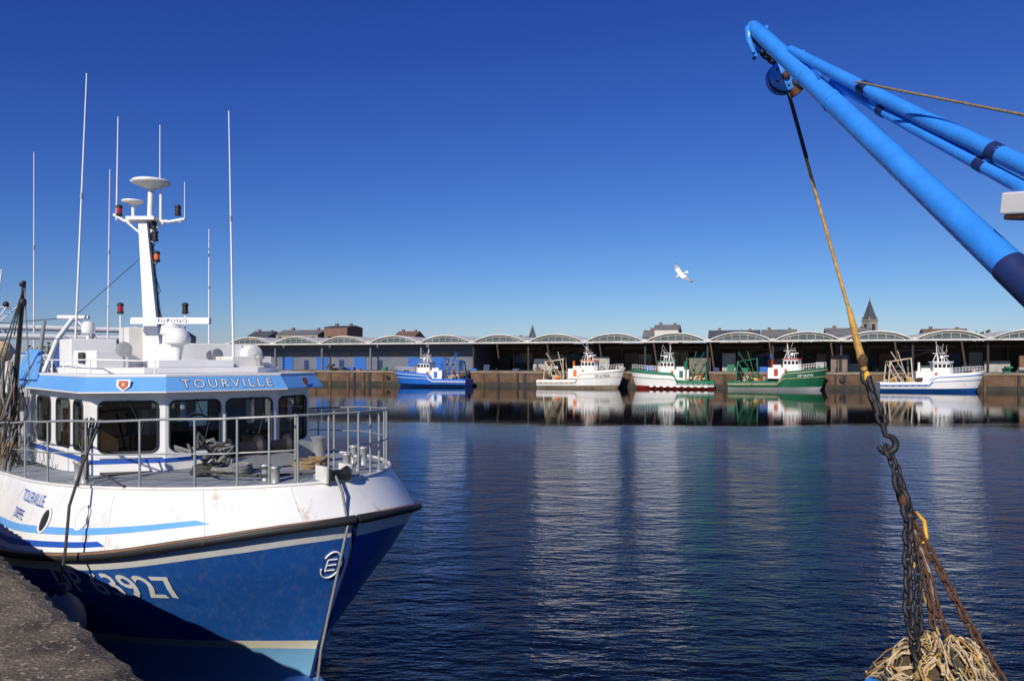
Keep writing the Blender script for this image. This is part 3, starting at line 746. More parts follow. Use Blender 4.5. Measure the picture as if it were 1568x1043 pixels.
for (pb,qb) in((Eb[1],Eb[2]),(Eb[3],Eb[4])):
    mid=Vector(((pb[0]+qb[0])/2,(pb[1]+qb[1])/2,4.17)); u=(Vector((*qb,0))-Vector((*pb,0))).normalized(); nn=Vector((u.y,-u.x,0)); 
    if nn.x>0: nn=-nn
    q=B(); vv=Vector((-nn.x*.35,-nn.y*.35,1)).normalized(); P0=mid-nn*.035
    sh=[(-.07,.07),(.07,.07),(.07,-.02),(0,-.09),(-.07,-.02)]
    q.add([P0+u*a*1.25+vv*b*1.1+nn*.01 for a,b in sh],[(0,1,2,3,4)],WHITE); q.add([P0+u*a*.9+vv*b*.85+nn*.014 for a,b in sh],[(0,1,2,3,4)],REDP)
    q.add([P0+u*a*.3+vv*b*.4+nn*.018 for a,b in sh],[(0,1,2,3,4)],YEL); q.obj('coat_of_arms',boat,normals=False)
q=B(); q.box((5.6,0,2.9),(3.6,3.2,.05),DSTEEL); q.box((4.35,0,3.15),(.6,2.4,.45),DSTEEL); q.box((5.3,.4,3.35),(.45,.45,.75),WHITE2); q.box((5.3,-.75,3.35),(.4,.45,.7),LBLUE)
q.box((4.3,.5,3.45),(.2,.35,.22),BLACK); q.box((4.3,-.4,3.45),(.2,.4,.22),BLACK)
q.lathe((4.75,.0,3.45),[(.2,-.012),(.22,0),(.2,.012),(.185,0),(.2,-.012)],BEIGE,16,(1,0,.3)); q.box((4.6,0,4.03),(.3,2,.03),WHITE2)
q.box((6.9,.9,3.3),(.1,1.0,.8),BEIGE)
q.obj('wheelhouse_interior',boat)

wx=Vector((-.69,-.723,0))
wy=Vector((.723,-.69,0))
q=B()
q.prism([(7.5,1.45),(4.7,1.4),(4.45,.9),(4.45,-.9),(4.7,-1.4),(7.5,-1.45)],4.31,4.40,WHITE)
q.box((5.7,1.15,4.52),(.9,.5,.3),WHITE,rz=.1); q.box((6.6,1.1,4.62),(.7,.7,.5),WHITE); q.box((5.1,-.9,4.48),(.9,.7,.2),WHITE2); q.box((6.3,-.6,4.6),(1.2,1.2,.42),WHITE)
q.box((4.75,.1,4.46),(.6,1.2,.12),WHITE); q.box((5.75,1.42,4.55),(.3,.03,.18),DARKW); q.box((6.9,.2,4.75),(.5,.5,.7),WHITE2)
q.lathe((5.9,-1.35,4.62),[(0,-.4),(.16,-.38),(.19,-.3),(.19,.3),(.16,.38),(0,.4)],WHITE2,14,(1,0,0))
q.obj('roof_casing',boat,bevel=.02)
q=B()
for k in range(0,9,2): q.tube([(7.4-k*.36,1.62,4.31),(7.4-k*.36,1.62,4.52)],.010,WHITE,5)
q.tube([(7.6,1.62,4.52),(4.4,1.6,4.52),(4.0,.9,4.5)],.012,WHITE,6); q.tube([(4.0,.9,4.3),(4.0,.9,4.5)],.01,WHITE,5)
q.lathe((5.2,.135,4.86),[(0,.2),(.12,.17),(.19,.08),(.21,0),(.19,-.07),(.1,-.1),(.06,-.3),(.06,-.45)],WHITE,20)
q.lathe((6.4,1.15,5.05),[(0,.12),(.08,.1),(.11,.02),(.1,-.08),(.03,-.1),(.03,-.3)],WHITE,16)
q.lathe((4.9,1.05,4.68),[(0,-.12),(.08,-.1),(.11,.05),(.12,.1),(.0,.09)],STEEL,14,(-1,.3,0)); q.tube([(4.9,1.05,4.4),(4.9,1.05,4.6)],.02,STEEL,6)
q.lathe((5.4,-.55,4.6),[(0,-.12),(.08,-.1),(.11,.05),(.12,.1),(.0,.09)],STEEL,14,(-1,-.3,0)); q.tube([(5.4,-.55,4.4),(5.4,-.55,4.55)],.02,STEEL,6)
q.lathe((4.5,-.95,4.42),[(.05,0),(.05,.1),(.09,.14),(.05,.2),(0,.21)],STEEL,12)
c=Vector((6.0,-.05,5.2)); 
vs=[];h=.055
for s_ in(-.68,.68):
    for a,b in((-.07,-h),(.07,-h),(.05,h),(-.05,h)): vs.append(c+wx*s_+wy*a+Vector((0,0,b)))
q.add(vs,[(0,1,2,3),(4,5,6,7),(0,1,5,4),(1,2,6,5),(2,3,7,6),(3,0,4,7)],WHITE)
q.lathe((6.0,-.05,4.75),[(.14,-.35),(.14,.2),(.18,.22),(.16,.36),(.05,.4)],WHITE,14)
q.obj('radar_and_domes',boat,bevel=.006)
plane_text('FURUNO',.11,c+wx*.05+Vector((0,0,-.035)),wx,(0,0,1),-wy,NAVY,'radar_lettering',.075,0,1.25)
q=B(); mb=Vector((6.56,0,4.35)); mt=Vector((6.56,0,7.0))-wx*.22
def sq(cn,a,b): return [cn+wx*sx*a+wy*sy*b for sx,sy in((-1,-1),(1,-1),(1,1),(-1,1))]
vs=sq(mb,.17,.15)+sq(mb.lerp(mt,.35),.115,.11)+sq(mt,.075,.08)
q.add(vs,[(0,1,5,4),(1,2,6,5),(2,3,7,6),(3,0,4,7),(4,5,9,8),(5,6,10,9),(6,7,11,10),(7,4,8,11),(8,9,10,11)],WHITE)
q.box(mt+Vector((0,0,.03)),(.5,.35,.06),WHITE,rz=.8)
a=mt+Vector((0,0,.02)); 
q.tube([a-wx*.55+Vector((0,0,.1)),a-wx*.35-Vector((0,0,.02)),a,a+wx*.45-Vector((0,0,.03)),a+wx*.72+Vector((0,0,.02))],.028,WHITE,7)
q.tube([a-wx*.5+wy*.15,a+wx*.6+wy*.15],.018,WHITE,6); q.tube([a-wx*.35,a-Vector((0,0,.3))],.02,WHITE,6); q.tube([a+wx*.4,a-Vector((0,0,.3))],.02,WHITE,6)
top_=a+wx*.12+Vector((0,0,.62)); q.tube([a+wx*.1,top_],.05,WHITE,8)
q.lathe(top_,[(0,-.06),(.12,-.05),(.3,.02),(.345,.05),(.3,.09),(.0,.12)],WHITE,24)
q.tube([a-wx*.2,a-wx*.2+Vector((0,0,.3))],.03,WHITE,8); q.lathe(a-wx*.2+Vector((0,0,.3)),[(0,-.03),(.1,-.02),(.19,.02),(.19,.045),(0,.07)],WHITE,18)
q.tube([a+wx*.3,a+wx*.3+Vector((0,0,.55))],.012,WHITE,6)
for k in range(3): q.tube([mb.lerp(mt,.3+.2*k)+wx*.12,mb.lerp(mt,.33+.2*k)+wx*.16+wy*.05,mb.lerp(mt,.45+.2*k)+wx*.1],.009,ROPED,5)
q.tube([mb+wx*.13,mb.lerp(mt,.5)+wx*.125,mt+wx*.09],.012,ROPED,5)
def navlight(p,lens):
    q.lathe(p,[(0,-.09),(.055,-.09),(.055,-.05),(.04,-.05)],BLACK,12); q.lathe(p,[(.045,-.05),(.05,0),(.045,.05)],lens,12); q.lathe(p,[(.055,.05),(.06,.07),(.04,.1),(0,.11)],BLACK,12)
for s_,l in((-.45,RED),(.6,DSTEEL)): navlight(a+wx*s_+Vector((0,0,.17)),l)
for f_,l in((.9,DSTEEL),(.76,ORANGE),(.98,DSTEEL)):
    p=mb.lerp(mt,f_)+wx*.17; q.tube([p-wx*.15-Vector((0,0,.1)),p-Vector((0,0,.1))],.015,WHITE,5); navlight(p,l)
for s_ in(-.7,.45):
    p=Vector((6.4,0,5.43))+wx*s_; q.tube([p-Vector((0,0,1)),p-Vector((0,0,.08))],.015,WHITE,5); navlight(p,RED if s_<0 else DSTEEL)
q.obj('main_mast',boat)
q=B()
def whip(t,b,z0,z1,r=.014,dx=0):
    P=lambda k: Vector((t,b,z0+(z1-z0)*k))+wx*dx*k
    q.tube([P(0),P(.1),P(.5),P(1)],[r*1.5,r*1.2,r,r*.6],WHITE,6)
    q.tube([P(.58),P(.6)],r*1.5,STEEL,6)
whip(10.9,1,4.0,8.9); whip(8.65,.8,4.3,10.0,.019,.24); whip(4.71,-.6,4.3,8.67,.015,-.08); whip(6.71,-1,4.3,7.0,.013); whip(8.36,.3,4.3,8.2,.013,.05)
whip(12.2,1.6,3.8,6.9,.013); whip(11.6,1.9,3.6,5.9,.02)
p=a-wx*.5; q.tube([p,p+Vector((0,0,1.85))+wx*.03],[.016,.009],WHITE,6)
p=a+wx*.28; q.tube([p,p+Vector((0,0,1.7))],[.014,.008],WHITE,6)
p=a+wx*.72; q.tube([p,p+Vector((0,0,.68))],[.01,.006],WHITE,6)
whip(7.2,-.2,4.4,6.4,.01)
q.obj('whip_antennas',boat)
q=B()
ap=Vector((8.9,.75,5.35))
for (dx,dy,dz) in((-.6,.1,-1.1),(.55,.3,-.9),(-.15,-.8,-1.2),(.25,1.0,-1.1)): q.tube([ap,ap+wx*dx*.5+wy*dy*.5+Vector((0,0,dz*.35)),ap+wx*dx+wy*dy+Vector((0,0,dz))],.04,WHITE,7)
q.tube([ap-wx*.3,ap+wx*.3],.045,WHITE,7)
for b in(-1.9,1.9):
    q.tube([(10.4,b,2.7),(10.4,b,5.0)],.07,WHITE,8); q.tube([(13.8,b,2.6),(13.6,b,5.4)],.08,WHITE,8)
    q.tube([(10.4,b,5.0),(13.6,b,5.0)],.04,WHITE,8); q.tube([(10.4,b,4.2),(13.6,b,5.0)],.03,WHITE,6); q.tube([(10.4,b,4.3),(13.6,b,4.3)],.03,STEEL,6)
q.tube([(10.4,-1.9,5.0),(10.4,1.9,5.0)],.06,WHITE,8); q.tube([(10.4,-1.9,4.6),(10.4,1.9,4.6)],.04,WHITE,8); q.tube([(13.6,-1.9,5.3),(13.6,1.9,5.3)],.07,WHITE,8)
q.box((11.5,.7,3.6),(1.4,1.6,1.2),WHITE2); q.lathe((12.5,-1,3.6),[(0,0),(.55,0),(.55,.1),(.3,.12),(.4,1),(.3,1.9),(.55,1.95),(.55,2.05),(0,2.05)],GREEN,16,(0,1,0))
q.box((9.4,.6,4.6),(.5,.6,.4),BLUE); q.box((9.9,1.5,4.2),(.35,.4,.8),WHITE2)
rr=random.Random(14)
for k in range(34):
    c0=Vector((rr.uniform(8.3,13.5),rr.uniform(.2,2.2),rr.uniform(3.0,4.7))); mt2=rr.choice([WHITE2,STEEL,BLUE,DSTEEL,ROPEG,NET,FENDER,WHITE,LBLUE,ROPED])
    if k%3==0: q.sph(c0,rr.uniform(.08,.2),mt2,8)
    elif k%3==1: q.box(c0,(rr.uniform(.1,.4),rr.uniform(.1,.3),rr.uniform(.1,.4)),mt2,rz=rr.uniform(0,1.5))
    q.tube([c0,c0+Vector((rr.uniform(-.6,.6),rr.uniform(-.3,.3),rr.uniform(-1.3,.4)))],rr.uniform(.01,.03),mt2,5)
for (p0,p1) in (((13.6,1.8,5.3),(8.9,.75,5.35)),((8.9,.75,5.35),(6.56,0,6.6)),((10.4,1.9,5.0),(8.2,2.2,3.0)),((13.6,1.0,5.3),(11,1.9,3.0)),((10.4,-1,5.0),(6.6,0,6.9))):
    q.tube([p0,p1],.008,ROPED,4)
q.obj('aft_gantry_and_gear',boat)
q=B()
q.tube([(7.6,1.95,2.8),(7.2,2.05,4.0),(6.75,2.0,5.8)],[.06,.045,.03],DSTEEL,8)
q.tube([(7.9,1.6,2.9),(7.7,1.6,4.4),(7.5,1.55,5.2)],[.05,.04,.03],STEEL,8)
q.tube([(6.75,2.0,5.8),(9.6,1.6,5.0)],.012,DSTEEL,5); q.tube([(6.75,2.0,5.75),(7.0,2.3,4.2),(6.9,2.35,2.9)],.012,ROPED,5)
q.tube([(6.75,2.0,5.7),(7.8,2.2,4.4),(8.3,2.3,2.95)],.010,ROPED,5); q.tube([(6.75,2.0,5.7),(6.9,1.9,4.4),(7.3,1.9,2.95)],.010,ROPEG,5)
q.lathe((6.76,2.02,5.45),[(0,-.07),(.05,-.05),(.06,.0),(.05,.06),(0,.08)],DSTEEL,8)
q.lathe((6.78,2.02,5.75),[(0,-.05),(.04,-.05),(.04,.05),(0,.05)],DSTEEL,8,(1,0,0))
rr=random.Random(4)
for i in range(34):
    x0=Vector((7.2+rr.uniform(-.2,.3),2.1+rr.uniform(-.15,.15),4.2+rr.uniform(-.4,.4)))
    q.tube([x0,x0+Vector((rr.uniform(-.12,.2),rr.uniform(-.1,.1),-.5)),x0+Vector((rr.uniform(-.1,.2),rr.uniform(-.1,.15),-1.0)),x0+Vector((rr.uniform(-.2,.25),rr.uniform(-.1,.15),-1.4))],[.008,.018,.024,.012],rr.choice([ROPEG,ROPED,ROPEG,STEEL,ROPE]),5)
for i in range(26):
    t0=rr.uniform(5.4,9.5); x0=Vector((t0,2.33+rr.uniform(-.05,.1),3.5+rr.uniform(-.3,.15)))
    q.tube([x0,x0+Vector((.15,.04,-.25)),x0+Vector((.3,.0,-.05)),x0+Vector((.35,.03,-.4))],.014,rr.choice([ROPEG,ROPED,ROPE]),5)
q.obj('derrick_and_hanging_gear',boat)
q=B()
def dp(t,ins=.06): 
    b,z=deckpt(t); return (t+.05*(1 if t<1 else 0),max(0,b-ins),z)
for sd in(1,-1):
    tlist=[.56,.72,.95,1.35,2.0,2.9,3.9,5.0,6.1,7.2,8.3,9.4]
    fine=[.56+(9.4-.56)*(i/60)**1.8 for i in range(61)]
    hh=lambda t:.82-.02*max(0,t-4)
    for h in (1,.5):
        q.tube([(dp(t)[0]+.006*math.sin(t*9),sd*(dp(t)[1]+.008*math.sin(t*5)),dp(t)[2]+hh(t)*h+.006*math.sin(t*4+1)) for t in fine],.015 if h==1 else .010,STEEL,6)
    for t in tlist:
        p=dp(t); q.tube([(p[0],sd*p[1],p[2]-.01),(p[0],sd*p[1],p[2]+hh(t))],.014,STEEL,6); q.lathe((p[0],sd*p[1],p[2]),[(.04,0),(.04,.015),(0,.015)],STEEL,8)
    q.tube([(dp(.56)[0],sd*dp(.56)[1],dp(.56)[2]+.82),(dp(.56)[0],0,dp(.56)[2]+.82)],.015,STEEL,6)
for t,b in((.8,.35),(1.0,-.3),(.62,0)): q.tube([(t,b,3.0),(t,b,3.86)],.013,STEEL,6)
q.obj('deck_railings',boat)
q=B()
def bollard(t,b,z=None,h=.28):
    z=z or deckpt(t)[1]
    for o in(-.13,.13): q.lathe((t+o,b,z),[(.07,0),(.055,.02),(.055,h-.04),(.075,h-.02),(.07,h),(0,h+.01)],STEEL,12)
    q.box((t,b,z+.01),(.5,.2,.03),STEEL)
bollard(3.4,2.02); bollard(1.05,.55,None,.22); bollard(1.3,-.75,None,.24); bollard(2.0,-1.3)
def coil(c,r,n_,rr_,m,seed=0):
    g=random.Random(seed); pts=[]
    for i in range(n_*14):
        an=i/14*2*math.pi; pts.append(Vector((c[0]+(r+g.uniform(-.03,.03))*math.cos(an),c[1]+(r+g.uniform(-.03,.03))*math.sin(an),c[2]+i/14*rr_*1.1+g.uniform(-.008,.008))))
    q.tube(pts,rr_,m,6)
coil((2.15,.55,3.02),.24,4,.024,ROPEG,1); coil((1.9,-.45,3.03),.22,4,.024,ROPE,2); coil((2.4,.75,3.02),.20,5,.02,ROPED,3)
q.box((2.6,0,3.1),(.5,.9,.16),STEEL); q.lathe((2.6,-.5,3.28),[(0,0),(.17,0),(.17,.04),(.09,.07),(.09,.38),(.17,.42),(.17,.48),(.09,.52),(.09,.85),(.16,.9),(0,.92)],DSTEEL,16,(0,1,0))
q.tube([(2.85,.5,3.25),(2.9,.7,3.5),(2.8,.75,3.3)],.03,ROPED,6); q.tube([(2.3,.85,3.05),(1.8,1.0,3.12),(1.2,.7,3.1),(.75,.1,3.12),(.45,.02,3.1)],.018,ROPED,6)
rr=random.Random(31)
for k in range(12):
    c0=Vector((2.55+rr.uniform(-.2,.2),.75+rr.uniform(-.2,.2),3.25)); q.tube([c0+Vector((rr.uniform(-.15,.15),rr.uniform(-.2,.2),rr.uniform(-.15,.2))) for _ in range(4)],.018,rr.choice([ROPED,ROPEG]),6)
q.box((.56,.0,3.08),(.26,.34,.1),STEEL); q.lathe((.42,-.14,3.13),[(0,0),(.1,0),(.06,.08),(.06,.2),(.1,.28),(0,.28)],DSTEEL,16,(0,1,0)); q.box((.5,.16,3.14),(.26,.03,.2),WHITE2); q.box((.5,-.16,3.14),(.26,.03,.2),WHITE2)
q.box((3.05,-.9,3.12),(.5,.4,.28),STEEL); q.lathe((2.8,-1.1,3.0),[(.1,0),(.1,.3),(.14,.34),(0,.36)],STEEL,12)
q.obj('mooring_gear',boat,bevel=.006)
q=B()
q.tube([(.4,.05,3.15),(.2,.06,2.95),(-.02,.12,2.6),(.02,.25,2.0),(.1,.4,1.2),(.12,.5,.3),(.12,.55,-.4)],.017,ROPEG,7)
q.tube([(3.0,1.9,3.75),(2.7,2.2,3.2),(2.35,2.42,2.8),(2.1,2.52,2.35),(2.12,2.62,1.6),(2.2,2.7,.6)],.017,ROPED,6)
q.tube([(3.3,1.9,3.7),(3.0,2.1,3.3),(2.9,2.2,2.95),(3.1,2.1,3.1),(3.4,2.0,3.7)],.014,ROPED,6)
q.tube([(3.2,1.95,3.75),(2.9,2.08,3.35),(2.7,2.15,3.05),(2.4,2.0,3.1),(2.1,1.9,3.0)],.012,ROPED,6)
for k in range(10):
    c0=Vector((3.1,1.95,3.72)); q.tube([c0+Vector((rr.uniform(-.1,.1),rr.uniform(-.05,.12),rr.uniform(-.02,.08))),c0+Vector((rr.uniform(-.2,.2),rr.uniform(0,.15),-.35)),c0+Vector((rr.uniform(-.1,.1),rr.uniform(-.05,.12),rr.uniform(-.1,.05)))],.012,rr.choice([ROPED,ROPEG]),5)
q.obj('mooring_lines',boat)
q=B()
q.sph((1.98,2.58,1.55),.3,FENDER,18,(1,.8,1.15)); q.lathe((1.98,2.58,1.9),[(.06,0),(.05,.1),(0,.1)],BLACK,8)
q.lathe((1.5,2.3,1.2),[(0,-.02),(.1,0),(.1,.05),(.1,.3),(.04,.36),(0,.36)],FENDER,12,(1,0,0))
q.sph((5.4,3.0,1.3),.3,FENDER,14,(1,.8,1.2))
q.obj('fenders',boat)

# ------------------------------------------------------------------ right-hand trawler (crane boat)
tb=empty('crane_trawler',(0,0,0),math.atan2(-.723,.69))
q=B(); top_z=2.08
ys=(1.95,6.65); 
def outl(d):
    k=min(1,max(0,(d+2.35)/.9)); o=.55*(1-math.sqrt(max(0,1-(1-k)**2)))
    f=min(1,max(0,(d-8)/7)); o+=2.2*f*f
    return ys[0]+o, ys[1]-o
st=[-2.35,-2.33,-2.28,-2.2,-2.05,-1.85,-1.45]+[-1+i for i in range(17)]
for sd in(0,1):
    vs=[];fs=[]
    for d in st:
        yy=outl(d)[sd]
        for z,o in((-1,.6),(0,.25),(1.0,.05),(top_z,0),(top_z+.02,.14),(1.55,.14)): vs.append((d,yy+o*(1 if sd==0 else -1),z))
    for i in range(len(st)-1):
        for j in range(5): fs.append((i*6+j,i*6+j+1,(i+1)*6+j+1,(i+1)*6+j))
    q.add(vs,fs,CRANE,False)
y0,y1=outl(-2.35); q.box((-2.3,(y0+y1)/2,1.0),(.12,y1-y0,2.18),CRANE)
q.add([(-2.3,2.2,1.55),(15,2.2,1.55),(15,6.4,1.55),(-2.3,6.4,1.55)],[(0,1,2,3)],DECK)
q.obj('hull_and_bulwark',tb)
q=B(); q.box((9,4.3,2.9),(5,3.4,2.7),WHITE); 
for k in range(4): q.box((7.2+k*1.2,2.58,3.3),(.7,.06,.7),DARKW); 
for k in range(3): q.box((6.48,3.3+k*1.0,3.4),(.06,.7,.7),DARKW)
q.obj('wheelhouse',tb,bevel=.03)
tb2=empty('deck_crane',(0,0,0))
q=B()
tip=Vector((2.2,7.0,7.54)); dr=Vector((.6,-2.8,-2.6))
base=tip+dr*2.0
NAVC=M('crane_navy_sleeve',(.012,.025,.11),.5,var=.3,scale=9)
q.tube([tip-dr*.012,tip,tip+dr*.08,tip+dr*.55,tip+dr*.95,tip+dr*2],[.045,.062,.068,.082,.09,.096],CRANE,22)
q.tube([tip+dr*.965,tip+dr*1.25],[.094,.098],NAVC,22)
q.tube([tip+dr*.40,tip+dr*.415],.083,CRANE,22); q.tube([tip+dr*.28,tip+dr*.29],.078,CRANE,22)
q.tube([tip+Vector((.02,0,.0)),tip+Vector((-.035,0,-.02)),tip+Vector((-.045,-.01,-.12)),tip+Vector((.0,-.02,-.24))],[.05,.05,.032,.02],CRANE,12)
q.box(tip+Vector((.06,0,-.14)),(.03,.08,.3),CRANE,ry=.35)
us=[Vector((2.33,6.42,7.10)),Vector((2.46,5.8,6.66)),Vector((2.66,4.9,6.03)),Vector((2.80,4.2,5.57)),Vector((3.25,2.0,4.1)),Vector((3.4,1.4,3.7))]
q.tube(us,[.036,.046,.050,.052,.055,.055],CRANE,18)
ls=[Vector((2.48,5.95,6.66)),Vector((2.62,5.1,6.07)),Vector((2.79,4.2,5.45)),Vector((3.2,2.0,3.8))]
q.tube(ls,[.030,.036,.040,.045],CRANE,16)
for (pa,pb) in((us[1].lerp(us[2],.35),ls[0].lerp(ls[1],.72)),(us[2].lerp(us[3],.75),ls[1].lerp(ls[2],.7))):
    q.tube([pa,pb],.028,CRANE,10)
    for p_,dir_,r_ in((pb,(ls[1]-ls[0]).normalized(),.041),(pa,(us[2]-us[1]).normalized(),.053)):
        q.tube([p_-dir_*.05,p_+dir_*.03],r_,NAVC,14)
q.tube([us[1],ls[0]],.022,CRANE,10); q.box(tip+dr*.3+Vector((.01,0,.09)),(.02,.5,.1),CRANE,rx=.75)
q.tube([base,Vector((3.4,1.2,1.5))],.16,CRANE,20); q.tube([Vector((3.4,1.3,1.5)),Vector((3.4,1.3,4.0))],.17,CRANE,20)
q.obj('boom_and_struts',tb2)
q=B()
bc=Vector((2.47,7.0,7.08))
for o in(-.05,.05):
    q.lathe(bc+Vector((0,o,0)),[(0,-.01),(.13,-.01),(.145,0),(.13,.01),(0,.01)],CRANE,24,(0,1,0))
q.lathe(bc,[(0,-.035),(.12,-.035),(.09,0),(.12,.035),(0,.035)],DSTEEL,20,(0,1,0)); q.lathe(bc-Vector((0,.07,0)),[(0,-.02),(.035,-.02),(.035,.15),(0,.15)],RUST,12,(0,1,0))
for an in range(5): q.sph(bc+Vector((.09*math.cos(an*1.26),-.065,.09*math.sin(an*1.26))),.014,RUST,6)
q.lathe(bc+Vector((.13,0,-.05)),[(0,-.07),(.07,-.07),(.08,0),(.07,.07),(0,.07)],DSTEEL,14,(0,1,0)); 
q.tube([bc+Vector((-.06,0,.12)),bc+Vector((.02,0,.25))],.05,CRANE,10); q.tube([bc+Vector((.08,-.02,-.1)),bc+Vector((.12,-.02,-.16))],.05,RUST,10)
q.obj('sheave_block',tb2)
q=B()
def chain(pts,link,r,mat,seed=0):
    pts=[Vector(p) for p in pts]; g=random.Random(seed)
    seg=[]; tot=0
    for p,n2 in zip(pts,pts[1:]): seg.append((tot,p,n2)); tot+=(n2-p).length
    s_=0;i=0
    while s_<tot-link*.3:
        for (o,p,n2) in seg:
            if s_>=o and s_<=o+(n2-p).length: c=p+(n2-p).normalized()*(s_-o); d=(n2-p).normalized(); break
        a=d.orthogonal().normalized(); a=Matrix.Rotation((math.pi/2 if i%2 else 0)+.6+g.uniform(-.25,.25),3,d)@a
        L2=link*.62; hw=link*.30; ring=[]
        for k in range(12):
            an=2*math.pi*k/12; cx=math.cos(an); ring.append(c+d*(L2*cx)+a*hw*math.sin(an))
        q.tube(ring+[ring[0]],r,mat,6,False); s_+=link*.86; i+=1
t0=tip+Vector((0,-.02,-.1)); chain([t0,t0+Vector((.1,0,-.17)),bc+Vector((0,-.02,.08))],.08,.012,RUST)
q.tube([(2.515,6.98,6.93),(2.675,6.75,5.952),(2.852,6.5,4.931),(2.87,6.45,4.75)],.015,YROPE,8)
q.tube([(2.515,6.98,6.93),(2.62,6.83,6.3)],.018,DSTEEL,8)
q.tube([(2.85,6.5,4.95),(2.87,6.45,4.78),(2.89,6.42,4.6)],[.02,.03,.025],YROPE,8)
q.tube([(2.872,6.44,4.76),(2.90,6.38,4.53),(2.915,6.35,4.42)],[.018,.036,.026],YROPE,8)
q.sph((2.905,6.36,4.5),.042,RUST,10,(1,1,1.5)); q.sph((2.925,6.33,4.37),.04,YEL,10,(.8,.8,1.3))
q.tube([(2.93,6.32,4.38),(2.955,6.29,4.2),(2.985,6.25,4.06)],[.025,.036,.025],DSTEEL,9)
chain([(2.92,6.33,4.36),(2.985,6.25,4.08),(3.02,6.22,3.95)],.1,.017,DSTEEL,2)
hc=Vector((3.03,6.2,3.83)); pts=[]
for k in range(13):
    an=math.radians(100-k*23); pts.append(hc+Vector((.068*math.cos(an),0,.068*math.sin(an))))
q.tube([Vector((3.0,6.22,4.0)),Vector((3.01,6.21,3.93))]+pts,[.024,.022]+[.02+.008*math.sin(k/12*math.pi) for k in range(12)]+[.008],DSTEEL,10)
chain([(3.04,6.2,3.77),(3.065,6.12,3.62),(3.075,6.1,3.5)],.1,.015,DSTEEL,3)
chain([(3.075,6.1,3.52),(3.12,6.05,3.30),(3.13,6.04,3.22)],.13,.022,DSTEEL,4)
q.sph((3.1,6.07,3.4),.045,RUST,10,(1,1,1.4)); q.sph((3.13,6.04,3.28),.05,DSTEEL,10)
k0=Vector((3.12,6.05,3.3))
chain([k0,(3.04,5.9,2.95),(2.97,5.75,2.6),(2.89,5.4,2.25)],.105,.017,DSTEEL,5)
chain([k0,(3.12,5.9,2.9),(3.05,5.75,2.5),(2.98,5.6,2.2)],.09,.012,DSTEEL,6)
chain([k0,(3.28,5.95,2.95),(3.45,5.85,2.55),(3.66,5.7,2.1)],.095,.014,RUST,7)
chain([k0,(3.2,5.95,2.95),(3.22,5.8,2.6),(3.3,5.7,2.3)],.085,.011,RUST,8)
chain([k0,(3.16,5.95,3.0),(3.16,5.8,2.7),(3.1,5.65,2.5)],.08,.010,RUST,9)
q.tube([(3.17,6.03,3.32),(3.23,6.02,3.25),(3.24,6.0,3.12),(3.2,5.99,3.08)],[.012,.017,.017,.012],YEL,8)
q.tube([k0,(3.22,5.9,2.85),(3.16,5.75,2.5)],.012,ROPEG,6); q.tube([k0,(3.1,5.9,2.85),(3.2,5.75,2.45)],.010,YROPE,6)
q.obj('hook_and_chains',tb2)
q=B()
q.tube([(2.47,5.0,6.27),(2.80,4.2,5.845),(3.4,2.7,5.05)],.008,ROPE,6); q.tube([(2.47,5.0,6.27),(2.46,5.5,6.5)],.008,ROPE,6)
q.obj('guy_wire',tb2)
q=B(); fc=Vector((2.86,4.2,5.36)); q.box(fc,(.26,.2,.12),WHITE2,rz=.2,rx=.15); q.box(fc-Vector((0,0,.075)),(.24,.18,.03),RUST,rz=.2,rx=.15); q.box(fc+Vector((.02,0,.08)),(.12,.1,.06),STEEL,rz=.2)
q.tube([fc+Vector((.1,0,0)),Vector((2.95,3.5,5.0))],.02,STEEL,6); q.obj('floodlight',tb2,bevel=.01)
net=empty('fishing_net_pile',(3.12,5.6,1.50)); q=B(); rr=random.Random(8)
def mound(an,ph,k=1.0):
    r=.46*k*(1+.13*math.sin(3*an+1)+.09*math.sin(7*an+ph*5)+.06*math.sin(11*an-ph*8))
    cp=math.cos(ph)**.7
    return Vector((r*math.cos(an)*cp*1.05,r*math.sin(an)*cp,.90*k*math.sin(ph)*(1+.06*math.sin(5*an))))
vs=[];n=36;m=14
for i in range(m+1):
    for j in range(n): vs.append(mound(2*math.pi*j/n,(math.pi/2-.001)*i/m,.95))
fs=[(i*n+j,i*n+(j+1)%n,(i+1)*n+(j+1)%n,(i+1)*n+j) for i in range(m) for j in range(n)]
q.add(vs,fs,M('net_core',(.08,.055,.03),.95,var=.5,scale=14,bump=.8,bscale=40),True); q.obj('net_bulk',net)
q=B()
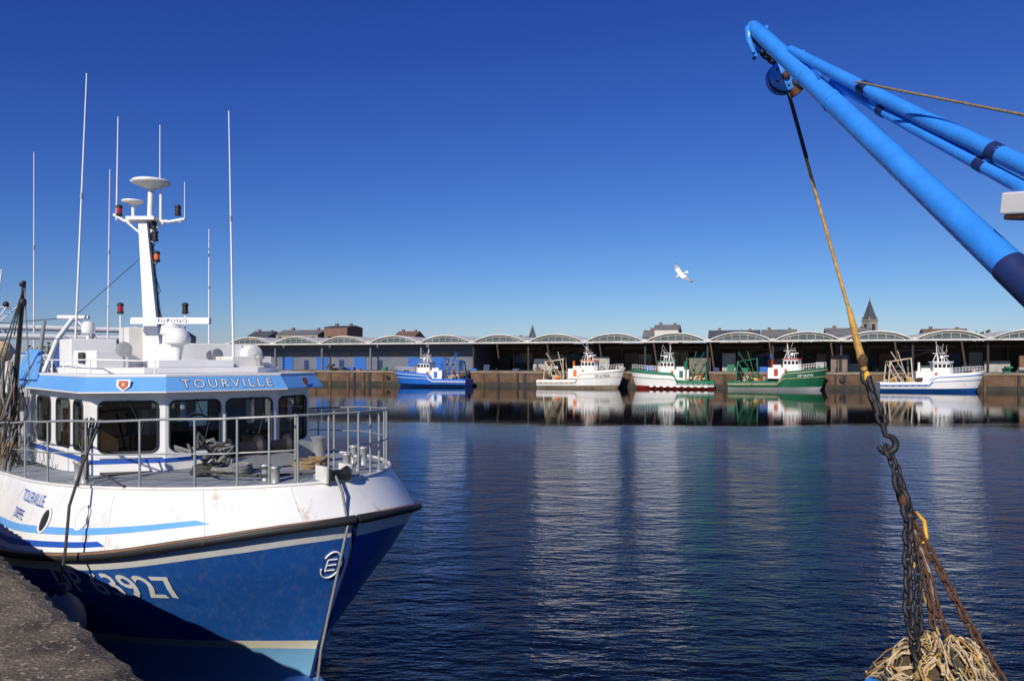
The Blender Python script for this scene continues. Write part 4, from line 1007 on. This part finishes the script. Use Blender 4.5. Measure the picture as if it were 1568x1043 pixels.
for i in range(380):
    an=rr.uniform(0,6.28); ph=rr.uniform(.1,1.4); pts=[]; da=rr.uniform(-.2,.2); dph=rr.uniform(-.14,.14); c=rr.uniform(.97,1.06)
    for k in range(9):
        an+=da+rr.uniform(-.1,.1); ph=min(1.5,max(.05,ph+dph+rr.uniform(-.07,.07))); pts.append(mound(an,ph,c+.02*math.sin(k*1.7)))
    q.tube(pts,rr.uniform(.004,.011),rr.choice([NET,NET,NET,ROPE,ROPED,YROPE]),5)
q.obj('net_twines',net)

# ------------------------------------------------------------------ gull
gull=empty('seagull',(9.9,45,9.55),0); gull.rotation_euler=(.95,-.45,.25); gull.scale=(1.15,1.15,1.15)
GW=M('gull_white',(.75,.74,.70),.8); GG=M('gull_grey',(.33,.32,.31),.8); GB=M('gull_black',(.04,.04,.04),.8)
q=B()
pr=[(0,-.30),(.03,-.26),(.055,-.18),(.085,-.05),(.09,.05),(.065,.15),(.045,.2),(.05,.24),(.045,.285),(.02,.31)]
q.lathe((0,0,0),pr,GW,12,(-1,0,0)); q.lathe((-.3,0,0),[(.02,0),(.014,.04),(0,.075)],YEL,6,(-1,0,-.2))
q.add([(.22,-.03,.01),(.22,.03,.01),(.42,.08,.0),(.42,-.08,.0)],[(0,1,2,3)],GW)
q.sph((-.27,-.04,.015),.008,GB,5); q.sph((-.27,.04,.015),.008,GB,5)
q.obj('body_head_tail',gull)
q=B()
for sd in(-1,1):
    st_=[(.0,.0,-.11,.13),(.18,.12,-.17,.11),(.34,.20,-.17,.08),(.50,.17,-.08,.10),(.64,.10,.06,.18),(.70,.07,.18,.23)]
    for i in range(len(st_)-1):
        (y,z,xa,xb),(y2,z2,xa2,xb2)=st_[i],st_[i+1]; th=.012
        vs=[(xa,sd*y,z),(xb,sd*y,z),(xb2,sd*y2,z2),(xa2,sd*y2,z2)]; vs2=[(a,b,c-th) for a,b,c in vs]
        q.add(vs+vs2,[(0,1,2,3),(4,5,6,7),(0,3,7,4),(1,2,6,5)],GB if i==4 else (GW if i<2 else GG))
q.obj('wings',gull)
